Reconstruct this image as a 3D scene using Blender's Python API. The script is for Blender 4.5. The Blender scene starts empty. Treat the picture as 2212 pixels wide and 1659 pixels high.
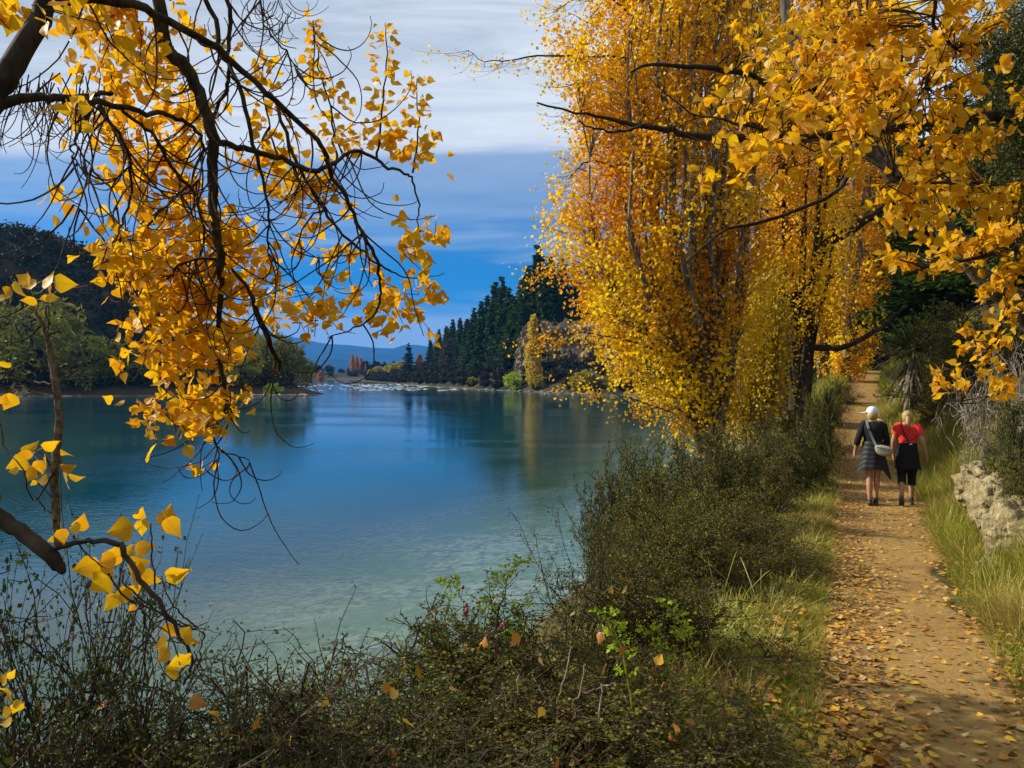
import bpy, math, random
import numpy as np
from mathutils import Vector, Matrix

# ------------------------------------------------------------------ camera, sky, sun, exposure
S = bpy.context.scene
COL = S.collection
ZC = 4.6                      # eye height above the river
F_ = 1661.0                   # focal length in units of a 2212 px wide picture
cam_d = bpy.data.cameras.new('camera')
cam_d.sensor_width = 36.0
cam_d.lens = 36.0 * F_ / 2212.0
cam_d.clip_start = 0.05
cam_d.clip_end = 30000.0
cam = bpy.data.objects.new('camera', cam_d)
COL.objects.link(cam)
cam.location = (0, 0, ZC)
cam.rotation_euler = (math.radians(90 - math.degrees(math.atan(23.5 / F_))), 0, 0)
S.camera = cam

SUN = Vector((-0.88, 0.27, 0.54)).normalized()      # towards the sun
sun_el = math.asin(SUN.z)
sun_az = math.atan2(SUN.x, SUN.y)
sd_ = bpy.data.lights.new('sun', 'SUN')
sd_.energy = 5.0
sd_.angle = math.radians(0.5)
sd_.color = (1.0, 0.93, 0.80)
sun = bpy.data.objects.new('sun', sd_)
COL.objects.link(sun)
sun.rotation_euler = (-SUN).to_track_quat('-Z', 'Y').to_euler()

W = bpy.data.worlds.new('World')
S.world = W
W.use_nodes = True
S.view_settings.view_transform = 'Standard'
S.view_settings.look = 'None'
S.view_settings.exposure = 0.55
S.view_settings.gamma = 1.0
S.cycles.use_denoising = True
S.cycles.max_bounces = 7
S.cycles.diffuse_bounces = 2
S.cycles.glossy_bounces = 3
S.cycles.transmission_bounces = 4
S.cycles.transparent_max_bounces = 10
S.cycles.volume_bounces = 0
S.cycles.caustics_reflective = False
S.cycles.caustics_refractive = False
S.cycles.sample_clamp_indirect = 4.0


class NT:
    """small helper to wire shader nodes"""
    def __init__(self, tree):
        self.t = tree
        tree.nodes.clear()

    def n(self, kind, **kw):
        nd = self.t.nodes.new(kind)
        for k, v in kw.items():
            if k.startswith('i_'):
                key = k[2:]
                key = int(key) if key.isdigit() else key.replace('_', ' ')
                self.set(nd, key, v)
            else:
                setattr(nd, k, v)
        return nd

    def set(self, nd, key, v):
        s = nd.inputs[key]
        if isinstance(v, bpy.types.NodeSocket):
            self.t.links.new(v, s)
        elif isinstance(v, bpy.types.Node):
            self.t.links.new(v.outputs[0], s)
        else:
            if isinstance(v, (tuple, list)) and len(v) == 3 and s.type == 'RGBA':
                v = (*v, 1.0)
            s.default_value = v

    def math(self, op, a, b=0.0, c=None, clamp=False):
        m = self.n('ShaderNodeMath', operation=op, use_clamp=clamp)
        self.set(m, 0, a)
        self.set(m, 1, b)
        if c is not None:
            self.set(m, 2, c)
        return m.outputs[0]

    def mix(self, f, a, b):
        m = self.n('ShaderNodeMix', data_type='RGBA')
        self.set(m, 0, f)
        self.set(m, 6, a)
        self.set(m, 7, b)
        return m.outputs[2]

    def ramp(self, f, stops, interp='LINEAR'):
        r = self.n('ShaderNodeValToRGB')
        self.set(r, 0, f)
        cr = r.color_ramp
        cr.interpolation = interp
        while len(cr.elements) < len(stops):
            cr.elements.new(0.5)
        for e, (p, c) in zip(cr.elements, stops):
            e.position = p
            e.color = (*c, 1.0) if len(c) == 3 else c
        return r.outputs[0]

    def smooth(self, x, lo, hi):
        m = self.n('ShaderNodeMapRange', interpolation_type='SMOOTHSTEP')
        self.set(m, 0, x)
        self.set(m, 1, lo)
        self.set(m, 2, hi)
        return m.outputs[0]

    def noise(self, vec, scale, detail=4.0, rough=0.55, dist=0.0):
        m = self.n('ShaderNodeTexNoise')
        if vec is not None:
            self.set(m, 'Vector', vec)
        m.inputs['Scale'].default_value = scale
        m.inputs['Detail'].default_value = detail
        m.inputs['Roughness'].default_value = rough
        m.inputs['Distortion'].default_value = dist
        return m.outputs[0]

    def vmul(self, v, s):
        m = self.n('ShaderNodeVectorMath', operation='MULTIPLY')
        self.set(m, 0, v)
        self.set(m, 1, s)
        return m.outputs[0]


def build_sky():
    q = NT(W.node_tree)
    tc = q.n('ShaderNodeTexCoord')
    d = tc.outputs['Generated']
    sp = q.n('ShaderNodeSeparateXYZ', i_0=d)
    x, y, z = sp.outputs
    zz = q.math('MAXIMUM', z, 0.015)
    # clear sky, looked up a little higher than the true direction: the air is very clear
    up = q.n('ShaderNodeCombineXYZ', i_0=x, i_1=y, i_2=q.math('MULTIPLY_ADD', zz, 1.5, 0.22))
    nv = q.n('ShaderNodeVectorMath', operation='NORMALIZE', i_0=up.outputs[0])
    sky = q.n('ShaderNodeTexSky', sky_type='NISHITA', i_0=nv.outputs[0])
    sky.sun_disc = False
    sky.sun_elevation = sun_el
    sky.sun_rotation = sun_az
    sky.air_density = 1.0
    sky.dust_density = 0.3
    sky.ozone_density = 1.2
    hs = q.n('ShaderNodeHueSaturation', i_Saturation=1.9, i_Value=0.95, i_Color=sky.outputs[0])
    blue = hs.outputs[0]
    # cloud plane coordinates
    px = q.math('DIVIDE', x, zz)
    py = q.math('DIVIDE', y, zz)
    pl = q.n('ShaderNodeCombineXYZ', i_0=px, i_1=py, i_2=0.0).outputs[0]
    n1 = q.noise(q.vmul(pl, (0.35, 0.8, 1)), 1.0, 6.0, 0.55, 0.4)
    n2 = q.noise(q.vmul(pl, (1.0, 3.4, 1)), 1.0, 8.0, 0.66, 0.9)
    n3 = q.noise(q.vmul(pl, (0.12, 0.3, 1)), 1.0, 3.0, 0.5)
    # the great sheet: its front edge lies ahead, it goes on overhead and behind
    edge = q.math('ADD', py, q.math('MULTIPLY', q.math('SUBTRACT', n1, 0.5), 1.5))
    edge = q.math('ADD', edge, q.math('MULTIPLY', px, 0.03))
    sheet = q.math('SUBTRACT', 1.0, q.smooth(edge, 3.3, 3.7))
    veil = q.math('MULTIPLY', q.math('SUBTRACT', 1.0, q.smooth(py, 3.5, 8.0)), q.smooth(n1, 0.15, 0.7))
    # thin streaks under the sheet, along the horizon
    sv = q.n('ShaderNodeCombineXYZ', i_0=q.math('MULTIPLY', x, 3.0), i_1=q.math('MULTIPLY', y, 3.0), i_2=q.math('MULTIPLY', z, 34.0)).outputs[0]
    st = q.noise(sv, 1.0, 5.0, 0.55, 0.5)
    streak = q.math('MULTIPLY', q.smooth(st, 0.46, 0.72), 0.5)
    st2 = q.noise(q.vmul(sv, (2.6, 2.6, 1.2)), 1.0, 6.0, 0.65, 0.8)
    puff = q.math('MULTIPLY', q.smooth(st2, 0.66, 0.80), 0.6)
    low = q.math('SUBTRACT', 1.0, q.smooth(q.math('ADD', z, q.math('MULTIPLY', q.math('SUBTRACT', st, 0.5), 0.05)), 0.055, 0.095))
    low = q.math('MULTIPLY', low, 0.95)
    f = q.math('MAXIMUM', q.math('MAXIMUM', streak, puff), q.math('MULTIPLY', veil, 0.6))
    f = q.math('MAXIMUM', f, low)
    shade = q.math('ADD', q.math('MULTIPLY', q.smooth(n2, 0.3, 0.7), 0.42), q.math('MULTIPLY', q.smooth(n3, 0.3, 0.7), 0.45))
    cl = q.mix(shade, (2.9, 3.4, 4.0), (7.0, 7.4, 7.6))
    thin = q.mix(0.5, (3.4, 4.2, 5.2), (5.2, 5.6, 5.9))
    c = q.mix(f, blue, thin)
    # the sheet is brightest along its thin front edge
    rim = q.math('MULTIPLY', q.smooth(edge, 1.9, 3.35), 0.62)
    cl = q.mix(rim, cl, (6.9, 7.1, 7.2))
    c = q.mix(q.math('MULTIPLY', sheet, q.math('ADD', 0.86, q.math('MULTIPLY', q.smooth(n2, 0.35, 0.7), 0.14))), c, cl)
    bg = q.n('ShaderNodeBackground', i_Color=c, i_Strength=0.1)
    out = q.n('ShaderNodeOutputWorld')
    q.t.links.new(bg.outputs[0], out.inputs[0])


build_sky()

# ------------------------------------------------------------------ helpers
rng = np.random.default_rng(7)
random.seed(7)


def D(u, v, d):
    """point seen at (u, v) of a 2212 x 1659 picture at d metres ahead"""
    return np.array([(u - 1106.0) / F_ * d, d, ZC - (v - 806.0) / F_ * d])


def norm(a):
    return a / np.maximum(np.linalg.norm(a, axis=-1, keepdims=True), 1e-9)


def mesh(name, V, faces, mat=None, smooth=False, mats=None, mat_idx=None):
    """faces: list of int arrays (n, k)"""
    me = bpy.data.meshes.new(name)
    V = np.asarray(V, dtype=np.float32)
    faces = [np.asarray(f, dtype=np.int32) for f in faces if len(f)]
    me.vertices.add(len(V))
    me.vertices.foreach_set('co', V.ravel())
    lv = np.concatenate([f.ravel() for f in faces])
    tot = np.concatenate([np.full(len(f), f.shape[1], dtype=np.int32) for f in faces])
    start = np.concatenate([[0], np.cumsum(tot)[:-1]]).astype(np.int32)
    me.loops.add(len(lv))
    me.loops.foreach_set('vertex_index', lv)
    me.polygons.add(len(tot))
    me.polygons.foreach_set('loop_start', start)
    me.polygons.foreach_set('use_smooth', np.full(len(tot), smooth, dtype=bool))
    for m in (mats or ([mat] if mat else [])):
        me.materials.append(m)
    if mat_idx is not None:
        me.polygons.foreach_set('material_index', np.asarray(mat_idx, dtype=np.int32))
    me.update(calc_edges=True)
    return me


def attr(me, name, vals):
    a = me.attributes.new(name, 'FLOAT', 'POINT')
    a.data.foreach_set('value', np.asarray(vals, dtype=np.float32))


class MB:
    """collects geometry for one mesh"""
    def __init__(self):
        self.V, self.F, self.n = [], [], 0

    def add(self, V, *faces):
        self.V.append(np.asarray(V, dtype=np.float32).reshape(-1, 3))
        for f in faces:
            self.F.append(np.asarray(f, dtype=np.int32) + self.n)
        self.n += len(self.V[-1])
        return self

    def mesh(self, name, mat=None, smooth=False):
        by = {}
        for f in self.F:
            by.setdefault(f.shape[1], []).append(f)
        return mesh(name, np.concatenate(self.V), [np.concatenate(v) for v in by.values()], mat, smooth)

    def tube(self, pts, rad, sides=6, cap=True):
        pts = np.asarray(pts, float)
        n = len(pts)
        rad = np.broadcast_to(np.asarray(rad, float), (n,))
        tan = norm(np.gradient(pts, axis=0))
        ref = np.array([0, 0, 1.0]) if abs(tan[0][2]) < 0.9 else np.array([1.0, 0, 0])
        a = np.arange(sides) / sides * 2 * np.pi
        V = np.empty((n, sides, 3))
        u = norm(np.cross(tan[0], ref))
        for i in range(n):
            u = norm(u - tan[i] * np.dot(u, tan[i]))
            w = np.cross(tan[i], u)
            V[i] = pts[i] + rad[i] * (np.cos(a)[:, None] * u + np.sin(a)[:, None] * w)
        k = np.arange(sides)
        k2 = (k + 1) % sides
        i = (np.arange(n - 1) * sides)[:, None]
        Fq = np.stack([i + k, i + k2, i + sides + k2, i + sides + k], -1).reshape(-1, 4)
        fs = [Fq]
        if cap:
            fs += [np.arange(sides)[None, ::-1], ((n - 1) * sides + np.arange(sides))[None]]
        return self.add(V.reshape(-1, 3), *fs)

    def segs(self, P0, P1, r0, r1):
        """many thin three-sided segments at once"""
        P0, P1 = np.asarray(P0, float), np.asarray(P1, float)
        n = len(P0)
        t = norm(P1 - P0)
        ref = np.where(np.abs(t[:, 2:3]) < 0.9, np.array([[0, 0, 1.0]]), np.array([[1.0, 0, 0]]))
        u = norm(np.cross(t, ref))
        w = np.cross(t, u)
        r0 = np.broadcast_to(r0, (n,))[:, None]
        r1 = np.broadcast_to(r1, (n,))[:, None]
        vs = []
        for P, r in ((P0, r0), (P1, r1)):
            for a in (0, 2.0944, 4.1888):
                vs.append(P + r * (math.cos(a) * u + math.sin(a) * w))
        V = np.stack(vs, 1).reshape(-1, 3)
        b = (np.arange(n) * 6)[:, None]
        q = np.array([[0, 1, 4, 3], [1, 2, 5, 4], [2, 0, 3, 5]])
        return self.add(V, (b[:, None] + q[None]).reshape(-1, 4))

    def leaves(self, P, t, nrm, size, kind='quad'):
        """P base points, t tip directions, nrm approximate normals, size lengths"""
        T, tris = LEAF[kind]
        n = len(P)
        t = norm(t)
        y = norm(np.cross(nrm, t))
        z = np.cross(t, y)
        size = np.broadcast_to(np.asarray(size, float), (n,))
        V = P[:, None] + size[:, None, None] * (T[None, :, 0:1] * t[:, None] + T[None, :, 1:2] * y[:, None] + T[None, :, 2:3] * z[:, None])
        b = (np.arange(n) * len(T))[:, None, None]
        return self.add(V.reshape(-1, 3), (b + tris[None]).reshape(-1, tris.shape[1]))


LEAF = {
    'spray': (np.array([[-.1, 0, 0], [.30, .30, -.04], [1, 0, -.12], [.30, -.30, -.04]], float), np.array([[0, 1, 2], [0, 2, 3]])),
    'quad': (np.array([[0, 0, 0], [.45, .42, .10], [1, 0, 0], [.45, -.42, .10]], float), np.array([[0, 1, 2], [0, 2, 3]])),
    'flat': (np.array([[0, -.5, 0], [1, -.5, 0.1], [1, .5, 0], [0, .5, 0.1]], float), np.array([[0, 1, 2, 3]])),
    'slim': (np.array([[0, 0, 0], [.5, .16, .04], [1, 0, 0], [.5, -.16, .04]], float), np.array([[0, 1, 2], [0, 2, 3]])),
    # a black poplar leaf: broad rounded base, drawn-out tip, folded along the midrib
    'poplar': (np.array([[0, 0, 0], [-.03, .22, .03], [.10, .42, .05], [.27, .46, .05], [.50, .32, .03], [.74, .13, .0], [1.0, 0, -.06],
                         [-.03, -.22, .03], [.10, -.42, .05], [.27, -.46, .05], [.50, -.32, .03], [.74, -.13, .0]], float),
               np.array([[0, 2, 1], [0, 3, 2], [0, 4, 3], [0, 5, 4], [0, 6, 5], [0, 7, 8], [0, 8, 9], [0, 9, 10], [0, 10, 11], [0, 11, 6]])),
}


def ob(name, me, parent=None, loc=None, rot=None, scale=None, kind=None, label=None, cat=None, group=None):
    o = bpy.data.objects.new(name, me)
    COL.objects.link(o)
    o.parent = parent
    if loc is not None:
        o.location = [float(c) for c in loc]
    if rot is not None:
        o.rotation_euler = rot
    if scale is not None:
        o.scale = (scale,) * 3 if np.isscalar(scale) else scale
    if kind:
        o['kind'] = kind
    if label:
        o['label'] = label
    if cat:
        o['category'] = cat
    if group:
        o['group'] = group
    return o


def copy_tree(o, parent=None):
    c = o.copy()
    COL.objects.link(c)
    c.parent = parent
    for ch in list(o.children):
        copy_tree(ch, c)
    return c


def rv(n, r=rng):
    return norm(r.normal(size=(n, 3)))


# ------------------------------------------------------------------ materials
def newmat(name):
    m = bpy.data.materials.new(name)
    m.use_nodes = True
    return m, NT(m.node_tree)


def finish(q, shader):
    o = q.n('ShaderNodeOutputMaterial')
    q.t.links.new(shader, o.inputs[0])


def leaf_mat(name, cols, trans=0.5, rough=0.45, tcol=None, spec=0.35, patch=0.0, veins=False):
    """cols: colours a leaf may have; each leaf picks one by chance"""
    m, q = newmat(name)
    g = q.n('ShaderNodeNewGeometry')
    oi = q.n('ShaderNodeObjectInfo')
    r = q.math('FRACT', q.math('ADD', g.outputs['Random Per Island'], oi.outputs['Random']))
    n = len(cols)
    c = q.ramp(r, [(i / max(n - 1, 1), k) for i, k in enumerate(cols)])
    tc = q.n('ShaderNodeTexCoord')
    if patch:
        # whole sprays differ a little in ripeness
        nz = q.noise(g.outputs['Position'], patch, 2.0)
        hv = q.n('ShaderNodeHueSaturation', i_Color=c)
        hue = q.math('MULTIPLY_ADD', q.smooth(nz, 0.3, 0.7), 0.045, 0.489)
        if patch == 0.35:        # the upper crown has turned further than the low suckers
            hz = q.n('ShaderNodeSeparateXYZ', i_0=g.outputs['Position']).outputs[2]
            hue = q.math('SUBTRACT', hue, q.math('MULTIPLY', q.smooth(hz, 4.0, 10.0), 0.010))
        q.set(hv, 'Hue', hue)
        q.set(hv, 'Value', q.math('MULTIPLY_ADD', q.smooth(nz, 0.3, 0.7), 0.3, 0.9))
        c = hv.outputs[0]
    if veins:
        lx, ly, lz = q.n('ShaderNodeSeparateXYZ', i_0=tc.outputs['Object']).outputs
        ay = q.math('ABSOLUTE', ly)
        side = q.math('ABSOLUTE', q.math('SINE', q.math('MULTIPLY', q.math('SUBTRACT', lx, q.math('MULTIPLY', ay, 0.75)), 24.0)))
        vein = q.math('MAXIMUM', q.math('SUBTRACT', 1.0, q.smooth(ay, 0.006, 0.022)), q.math('MULTIPLY', q.math('SUBTRACT', 1.0, q.smooth(side, 0.02, 0.16)), 0.55))
        c = q.mix(q.math('MULTIPLY', vein, 0.45), c, (0.42, 0.20, 0.02))
        spot = q.noise(tc.outputs['Object'], 7.0, 4.0, 0.65)
        q.t.nodes[-1].noise_dimensions = '4D'
        q.set(q.t.nodes[-1], 'W', q.math('MULTIPLY', oi.outputs['Random'], 50.0))
        c = q.mix(q.math('MULTIPLY', q.smooth(spot, 0.55, 0.75), 0.55), c, (0.45, 0.17, 0.02))
    p = q.n('ShaderNodeBsdfPrincipled', i_Base_Color=c, i_Roughness=rough)
    p.inputs['Specular IOR Level'].default_value = spec
    tm = q.n('ShaderNodeMix', data_type='RGBA', blend_type='MULTIPLY')
    q.set(tm, 0, 1.0)
    q.set(tm, 6, c)
    q.set(tm, 7, tcol or (1.0, 1.0, 1.0))
    tr = q.n('ShaderNodeBsdfTranslucent', i_Color=tm.outputs[2])
    mx = q.n('ShaderNodeMixShader', i_0=trans)
    q.t.links.new(p.outputs[0], mx.inputs[1])
    q.t.links.new(tr.outputs[0], mx.inputs[2])
    finish(q, mx.outputs[0])
    return m


def bark_mat(name, a, b, scale=18.0, stretch=0.18, bump=0.5):
    m, q = newmat(name)
    tc = q.n('ShaderNodeTexCoord')
    v = q.vmul(tc.outputs['Object'], (1, 1, stretch))
    n1 = q.noise(v, scale, 5.0, 0.6, 0.5)
    n2 = q.noise(tc.outputs['Object'], scale * 0.25, 3.0)
    c = q.mix(q.smooth(n1, 0.35, 0.68), a, b)
    c = q.mix(q.math('MULTIPLY', q.smooth(n2, 0.5, 0.7), 0.5), c, [k * 1.7 for k in b])
    bp = q.n('ShaderNodeBump', i_Strength=bump, i_Distance=0.02, i_Height=n1)
    p = q.n('ShaderNodeBsdfPrincipled', i_Base_Color=c, i_Roughness=0.9, i_Normal=bp.outputs[0])
    p.inputs['Specular IOR Level'].default_value = 0.15
    finish(q, p.outputs[0])
    return m


def plain(name, col, rough=0.8, nscale=30.0, var=0.25, bump=0.15, spec=0.3, tex='Object'):
    m, q = newmat(name)
    tc = q.n('ShaderNodeTexCoord')
    nz = q.noise(tc.outputs[tex], nscale, 4.0)
    c = q.mix(nz, [k * (1 - var) for k in col], [min(1, k * (1 + var)) for k in col])
    bp = q.n('ShaderNodeBump', i_Strength=bump, i_Distance=0.01, i_Height=nz)
    p = q.n('ShaderNodeBsdfPrincipled', i_Base_Color=c, i_Roughness=rough, i_Normal=bp.outputs[0])
    p.inputs['Specular IOR Level'].default_value = spec
    finish(q, p.outputs[0])
    return m


GOLD = [(0.76, 0.36, 0.010), (0.84, 0.47, 0.012), (0.74, 0.44, 0.014), (0.86, 0.54, 0.014), (0.66, 0.30, 0.010), (0.86, 0.50, 0.012)]
M_LEAF = leaf_mat('poplar leaf gold', GOLD, 0.58, tcol=(1.0, 0.98, 0.6))
M_LEAF_OBJ = leaf_mat('poplar leaf gold veined', GOLD, 0.58, tcol=(1.0, 0.98, 0.6), veins=True)
M_LEAF_FAR = leaf_mat('poplar crown gold', [(0.80, 0.38, 0.008), (0.86, 0.48, 0.010), (0.80, 0.50, 0.014), (0.88, 0.54, 0.012), (0.72, 0.33, 0.008), (0.86, 0.46, 0.010)], 0.55, tcol=(1.0, 0.98, 0.6), patch=0.35)
M_LEAF_LIME = leaf_mat('poplar sucker leaf', [(0.62, 0.42, 0.02), (0.70, 0.44, 0.02), (0.45, 0.38, 0.025), (0.72, 0.48, 0.02)], 0.45, tcol=(1.0, 1.0, 0.6))
M_BARK = bark_mat('dark poplar bark', (0.018, 0.013, 0.009), (0.055, 0.042, 0.030), 22)
M_BARK_PALE = bark_mat('grey poplar bark', (0.05, 0.042, 0.034), (0.20, 0.17, 0.135), 16)
M_TWIG = bark_mat('twig bark', (0.022, 0.014, 0.009), (0.08, 0.05, 0.03), 60, 0.6, 0.2)
M_TWIG_PALE = bark_mat('pale dead twig', (0.17, 0.14, 0.10), (0.33, 0.28, 0.21), 40, 0.5, 0.2)
M_WOODY = bark_mat('brown shrub twig', (0.028, 0.019, 0.011), (0.10, 0.066, 0.038), 50, 0.6, 0.2)
M_SHOOT = bark_mat('young poplar shoot bark', (0.05, 0.035, 0.02), (0.17, 0.13, 0.085), 60, 0.9, 0.4)
M_PINE = leaf_mat('pine needles', [(0.014, 0.038, 0.006), (0.036, 0.076, 0.008), (0.022, 0.050, 0.008), (0.066, 0.105, 0.010)], 0.25, 0.7, spec=0.15)
M_PINE_BLUE = leaf_mat('blue green needles', [(0.010, 0.026, 0.017), (0.018, 0.042, 0.026), (0.014, 0.034, 0.02)], 0.12, 0.7, spec=0.15)
M_PINE_BRN = leaf_mat('dry brown needles', [(0.06, 0.045, 0.035), (0.09, 0.065, 0.05)], 0.12, 0.8, spec=0.1)
M_SCRUB = leaf_mat('dark scrub leaves', [(0.012, 0.017, 0.007), (0.026, 0.034, 0.010), (0.020, 0.022, 0.009), (0.036, 0.040, 0.014)], 0.15, 0.7, spec=0.15, patch=0.05)
M_SCRUB_BRN = leaf_mat('brown scrub leaves', [(0.030, 0.024, 0.012), (0.052, 0.040, 0.018), (0.026, 0.026, 0.010), (0.060, 0.052, 0.022)], 0.15, 0.7, spec=0.15)
M_WILLOW = leaf_mat('willow leaves', [(0.10, 0.13, 0.012), (0.19, 0.18, 0.015), (0.15, 0.15, 0.012), (0.26, 0.22, 0.018)], 0.35, 0.6, spec=0.2)
M_WILLOW_YEL = leaf_mat('yellow willow leaves', [(0.30, 0.26, 0.015), (0.42, 0.32, 0.018), (0.24, 0.22, 0.015)], 0.35, 0.6, spec=0.2)
M_LIME = leaf_mat('lime leaves', [(0.30, 0.42, 0.015), (0.42, 0.52, 0.02), (0.25, 0.36, 0.015)], 0.45, 0.5)
M_COPROSMA = leaf_mat('tiny shrub leaves', [(0.045, 0.065, 0.007), (0.14, 0.15, 0.012), (0.08, 0.09, 0.009), (0.26, 0.21, 0.020), (0.030, 0.045, 0.006), (0.22, 0.10, 0.014)], 0.3, 0.55, spec=0.2, patch=0.9)
M_COPROSMA_G = leaf_mat('tiny green shrub leaves', [(0.035, 0.060, 0.010), (0.07, 0.10, 0.014), (0.05, 0.075, 0.012), (0.11, 0.13, 0.016)], 0.3, 0.55, spec=0.25)
M_KANUKA = leaf_mat('kanuka leaves', [(0.04, 0.055, 0.012), (0.09, 0.10, 0.018), (0.06, 0.075, 0.014), (0.12, 0.12, 0.02)], 0.3, 0.5)
M_GRASS = leaf_mat('verge grass', [(0.13, 0.15, 0.010), (0.26, 0.24, 0.016), (0.20, 0.20, 0.012), (0.38, 0.29, 0.028), (0.16, 0.17, 0.010)], 0.35, 0.5, patch=0.8)
M_GRASS_DRY = leaf_mat('dry grass', [(0.36, 0.25, 0.05), (0.46, 0.34, 0.08), (0.30, 0.24, 0.04), (0.52, 0.40, 0.12)], 0.35, 0.5, patch=0.8)
M_LITTER = leaf_mat('fallen leaves', [(0.46, 0.19, 0.02), (0.60, 0.32, 0.04), (0.32, 0.12, 0.02), (0.55, 0.40, 0.16), (0.22, 0.09, 0.02), (0.64, 0.38, 0.04), (0.38, 0.17, 0.04)], 0.12, 0.45, spec=0.4)
M_LITTER_Y = leaf_mat('fallen yellow leaves', [(0.72, 0.44, 0.03), (0.66, 0.34, 0.02), (0.76, 0.52, 0.05)], 0.2, 0.45, spec=0.4)
M_LITTER_B = leaf_mat('fallen brown leaves', [(0.34, 0.13, 0.02), (0.42, 0.19, 0.03), (0.25, 0.10, 0.02)], 0.12, 0.5, spec=0.4)
M_CORDY = leaf_mat('cabbage tree leaves', [(0.020, 0.032, 0.010), (0.05, 0.065, 0.022), (0.035, 0.045, 0.014)], 0.15, 0.35, spec=0.6)
M_CORDY_DRY = leaf_mat('dry cabbage tree leaves', [(0.13, 0.10, 0.06), (0.22, 0.18, 0.11), (0.09, 0.075, 0.05)], 0.1, 0.5)
M_HIP = plain('rose hip skin', (0.28, 0.012, 0.018), 0.3, 40, 0.3, 0.05, 0.5)


def ground_mat():
    m, q = newmat('bank soil and turf')
    g = q.n('ShaderNodeNewGeometry')
    pos = g.outputs['Position']
    z = q.n('ShaderNodeSeparateXYZ', i_0=pos).outputs[2]
    n1 = q.noise(pos, 0.8, 6.0)
    n2 = q.noise(pos, 9.0, 5.0, 0.6)
    n0 = q.noise(pos, 0.04, 4.0)
    soil = q.mix(n2, (0.028, 0.020, 0.011), (0.11, 0.075, 0.035))
    turf = q.mix(q.smooth(n2, 0.3, 0.7), (0.045, 0.055, 0.010), (0.14, 0.13, 0.03))
    c = q.mix(q.smooth(n1, 0.42, 0.6), soil, turf)
    far = q.mix(q.smooth(n0, 0.4, 0.62), (0.022, 0.022, 0.010), (0.065, 0.045, 0.022))
    cd = q.n('ShaderNodeCameraData')
    yy = q.n('ShaderNodeSeparateXYZ', i_0=pos).outputs[1]
    c = q.mix(q.smooth(yy, 60, 140), c, far)
    # river bed: pebbles
    vo = q.n('ShaderNodeTexVoronoi', i_Vector=pos, i_Scale=6.0)
    bed = q.mix(q.n('ShaderNodeSeparateColor', i_0=vo.outputs['Color']).outputs[0], (0.09, 0.10, 0.08), (0.33, 0.33, 0.28))
    bed = q.mix(q.smooth(q.noise(pos, 0.25, 4.0), 0.35, 0.7), bed, (0.10, 0.15, 0.09))
    c = q.mix(q.smooth(z, 0.12, -0.03), c, bed)
    bp = q.n('ShaderNodeBump', i_Strength=0.6, i_Distance=0.05, i_Height=n2)
    p = q.n('ShaderNodeBsdfPrincipled', i_Base_Color=c, i_Roughness=0.95, i_Normal=bp.outputs[0])
    p.inputs['Specular IOR Level'].default_value = 0.1
    finish(q, p.outputs[0])
    return m


def path_mat():
    m, q = newmat('trodden earth')
    g = q.n('ShaderNodeNewGeometry')
    pos = g.outputs['Position']
    n1 = q.noise(pos, 1.6, 5.0)
    n2 = q.noise(pos, 26.0, 5.0, 0.65)
    n3 = q.noise(pos, 120.0, 3.0, 0.6)
    c = q.mix(n1, (0.25, 0.145, 0.042), (0.40, 0.25, 0.080))
    c = q.mix(q.math('MULTIPLY', q.smooth(n2, 0.45, 0.75), 0.55), c, (0.12, 0.072, 0.028))
    c = q.mix(q.math('MULTIPLY', q.smooth(n3, 0.55, 0.75), 0.5), c, (0.45, 0.33, 0.18))
    at = q.n('ShaderNodeAttribute', attribute_name='rub')
    # stony shoulder beside the worn tread
    grit = q.math('MULTIPLY', q.smooth(at.outputs['Fac'], 0.25, 0.75), q.smooth(n2, 0.35, 0.6))
    c = q.mix(q.math('MULTIPLY', grit, 0.75), c, (0.12, 0.078, 0.038))
    damp = q.noise(pos, 0.9, 4.0, 0.6, 1.0)
    c = q.mix(q.math('MULTIPLY', q.smooth(damp, 0.52, 0.66), 0.45), c, (0.15, 0.09, 0.032))
    h = q.math('ADD', q.math('MULTIPLY', n2, 0.7), q.math('MULTIPLY', n3, 0.35))
    bp = q.n('ShaderNodeBump', i_Strength=0.55, i_Distance=0.03, i_Height=h)
    p = q.n('ShaderNodeBsdfPrincipled', i_Base_Color=c, i_Roughness=0.95, i_Normal=bp.outputs[0])
    p.inputs['Specular IOR Level'].default_value = 0.1
    finish(q, p.outputs[0])
    return m


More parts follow.
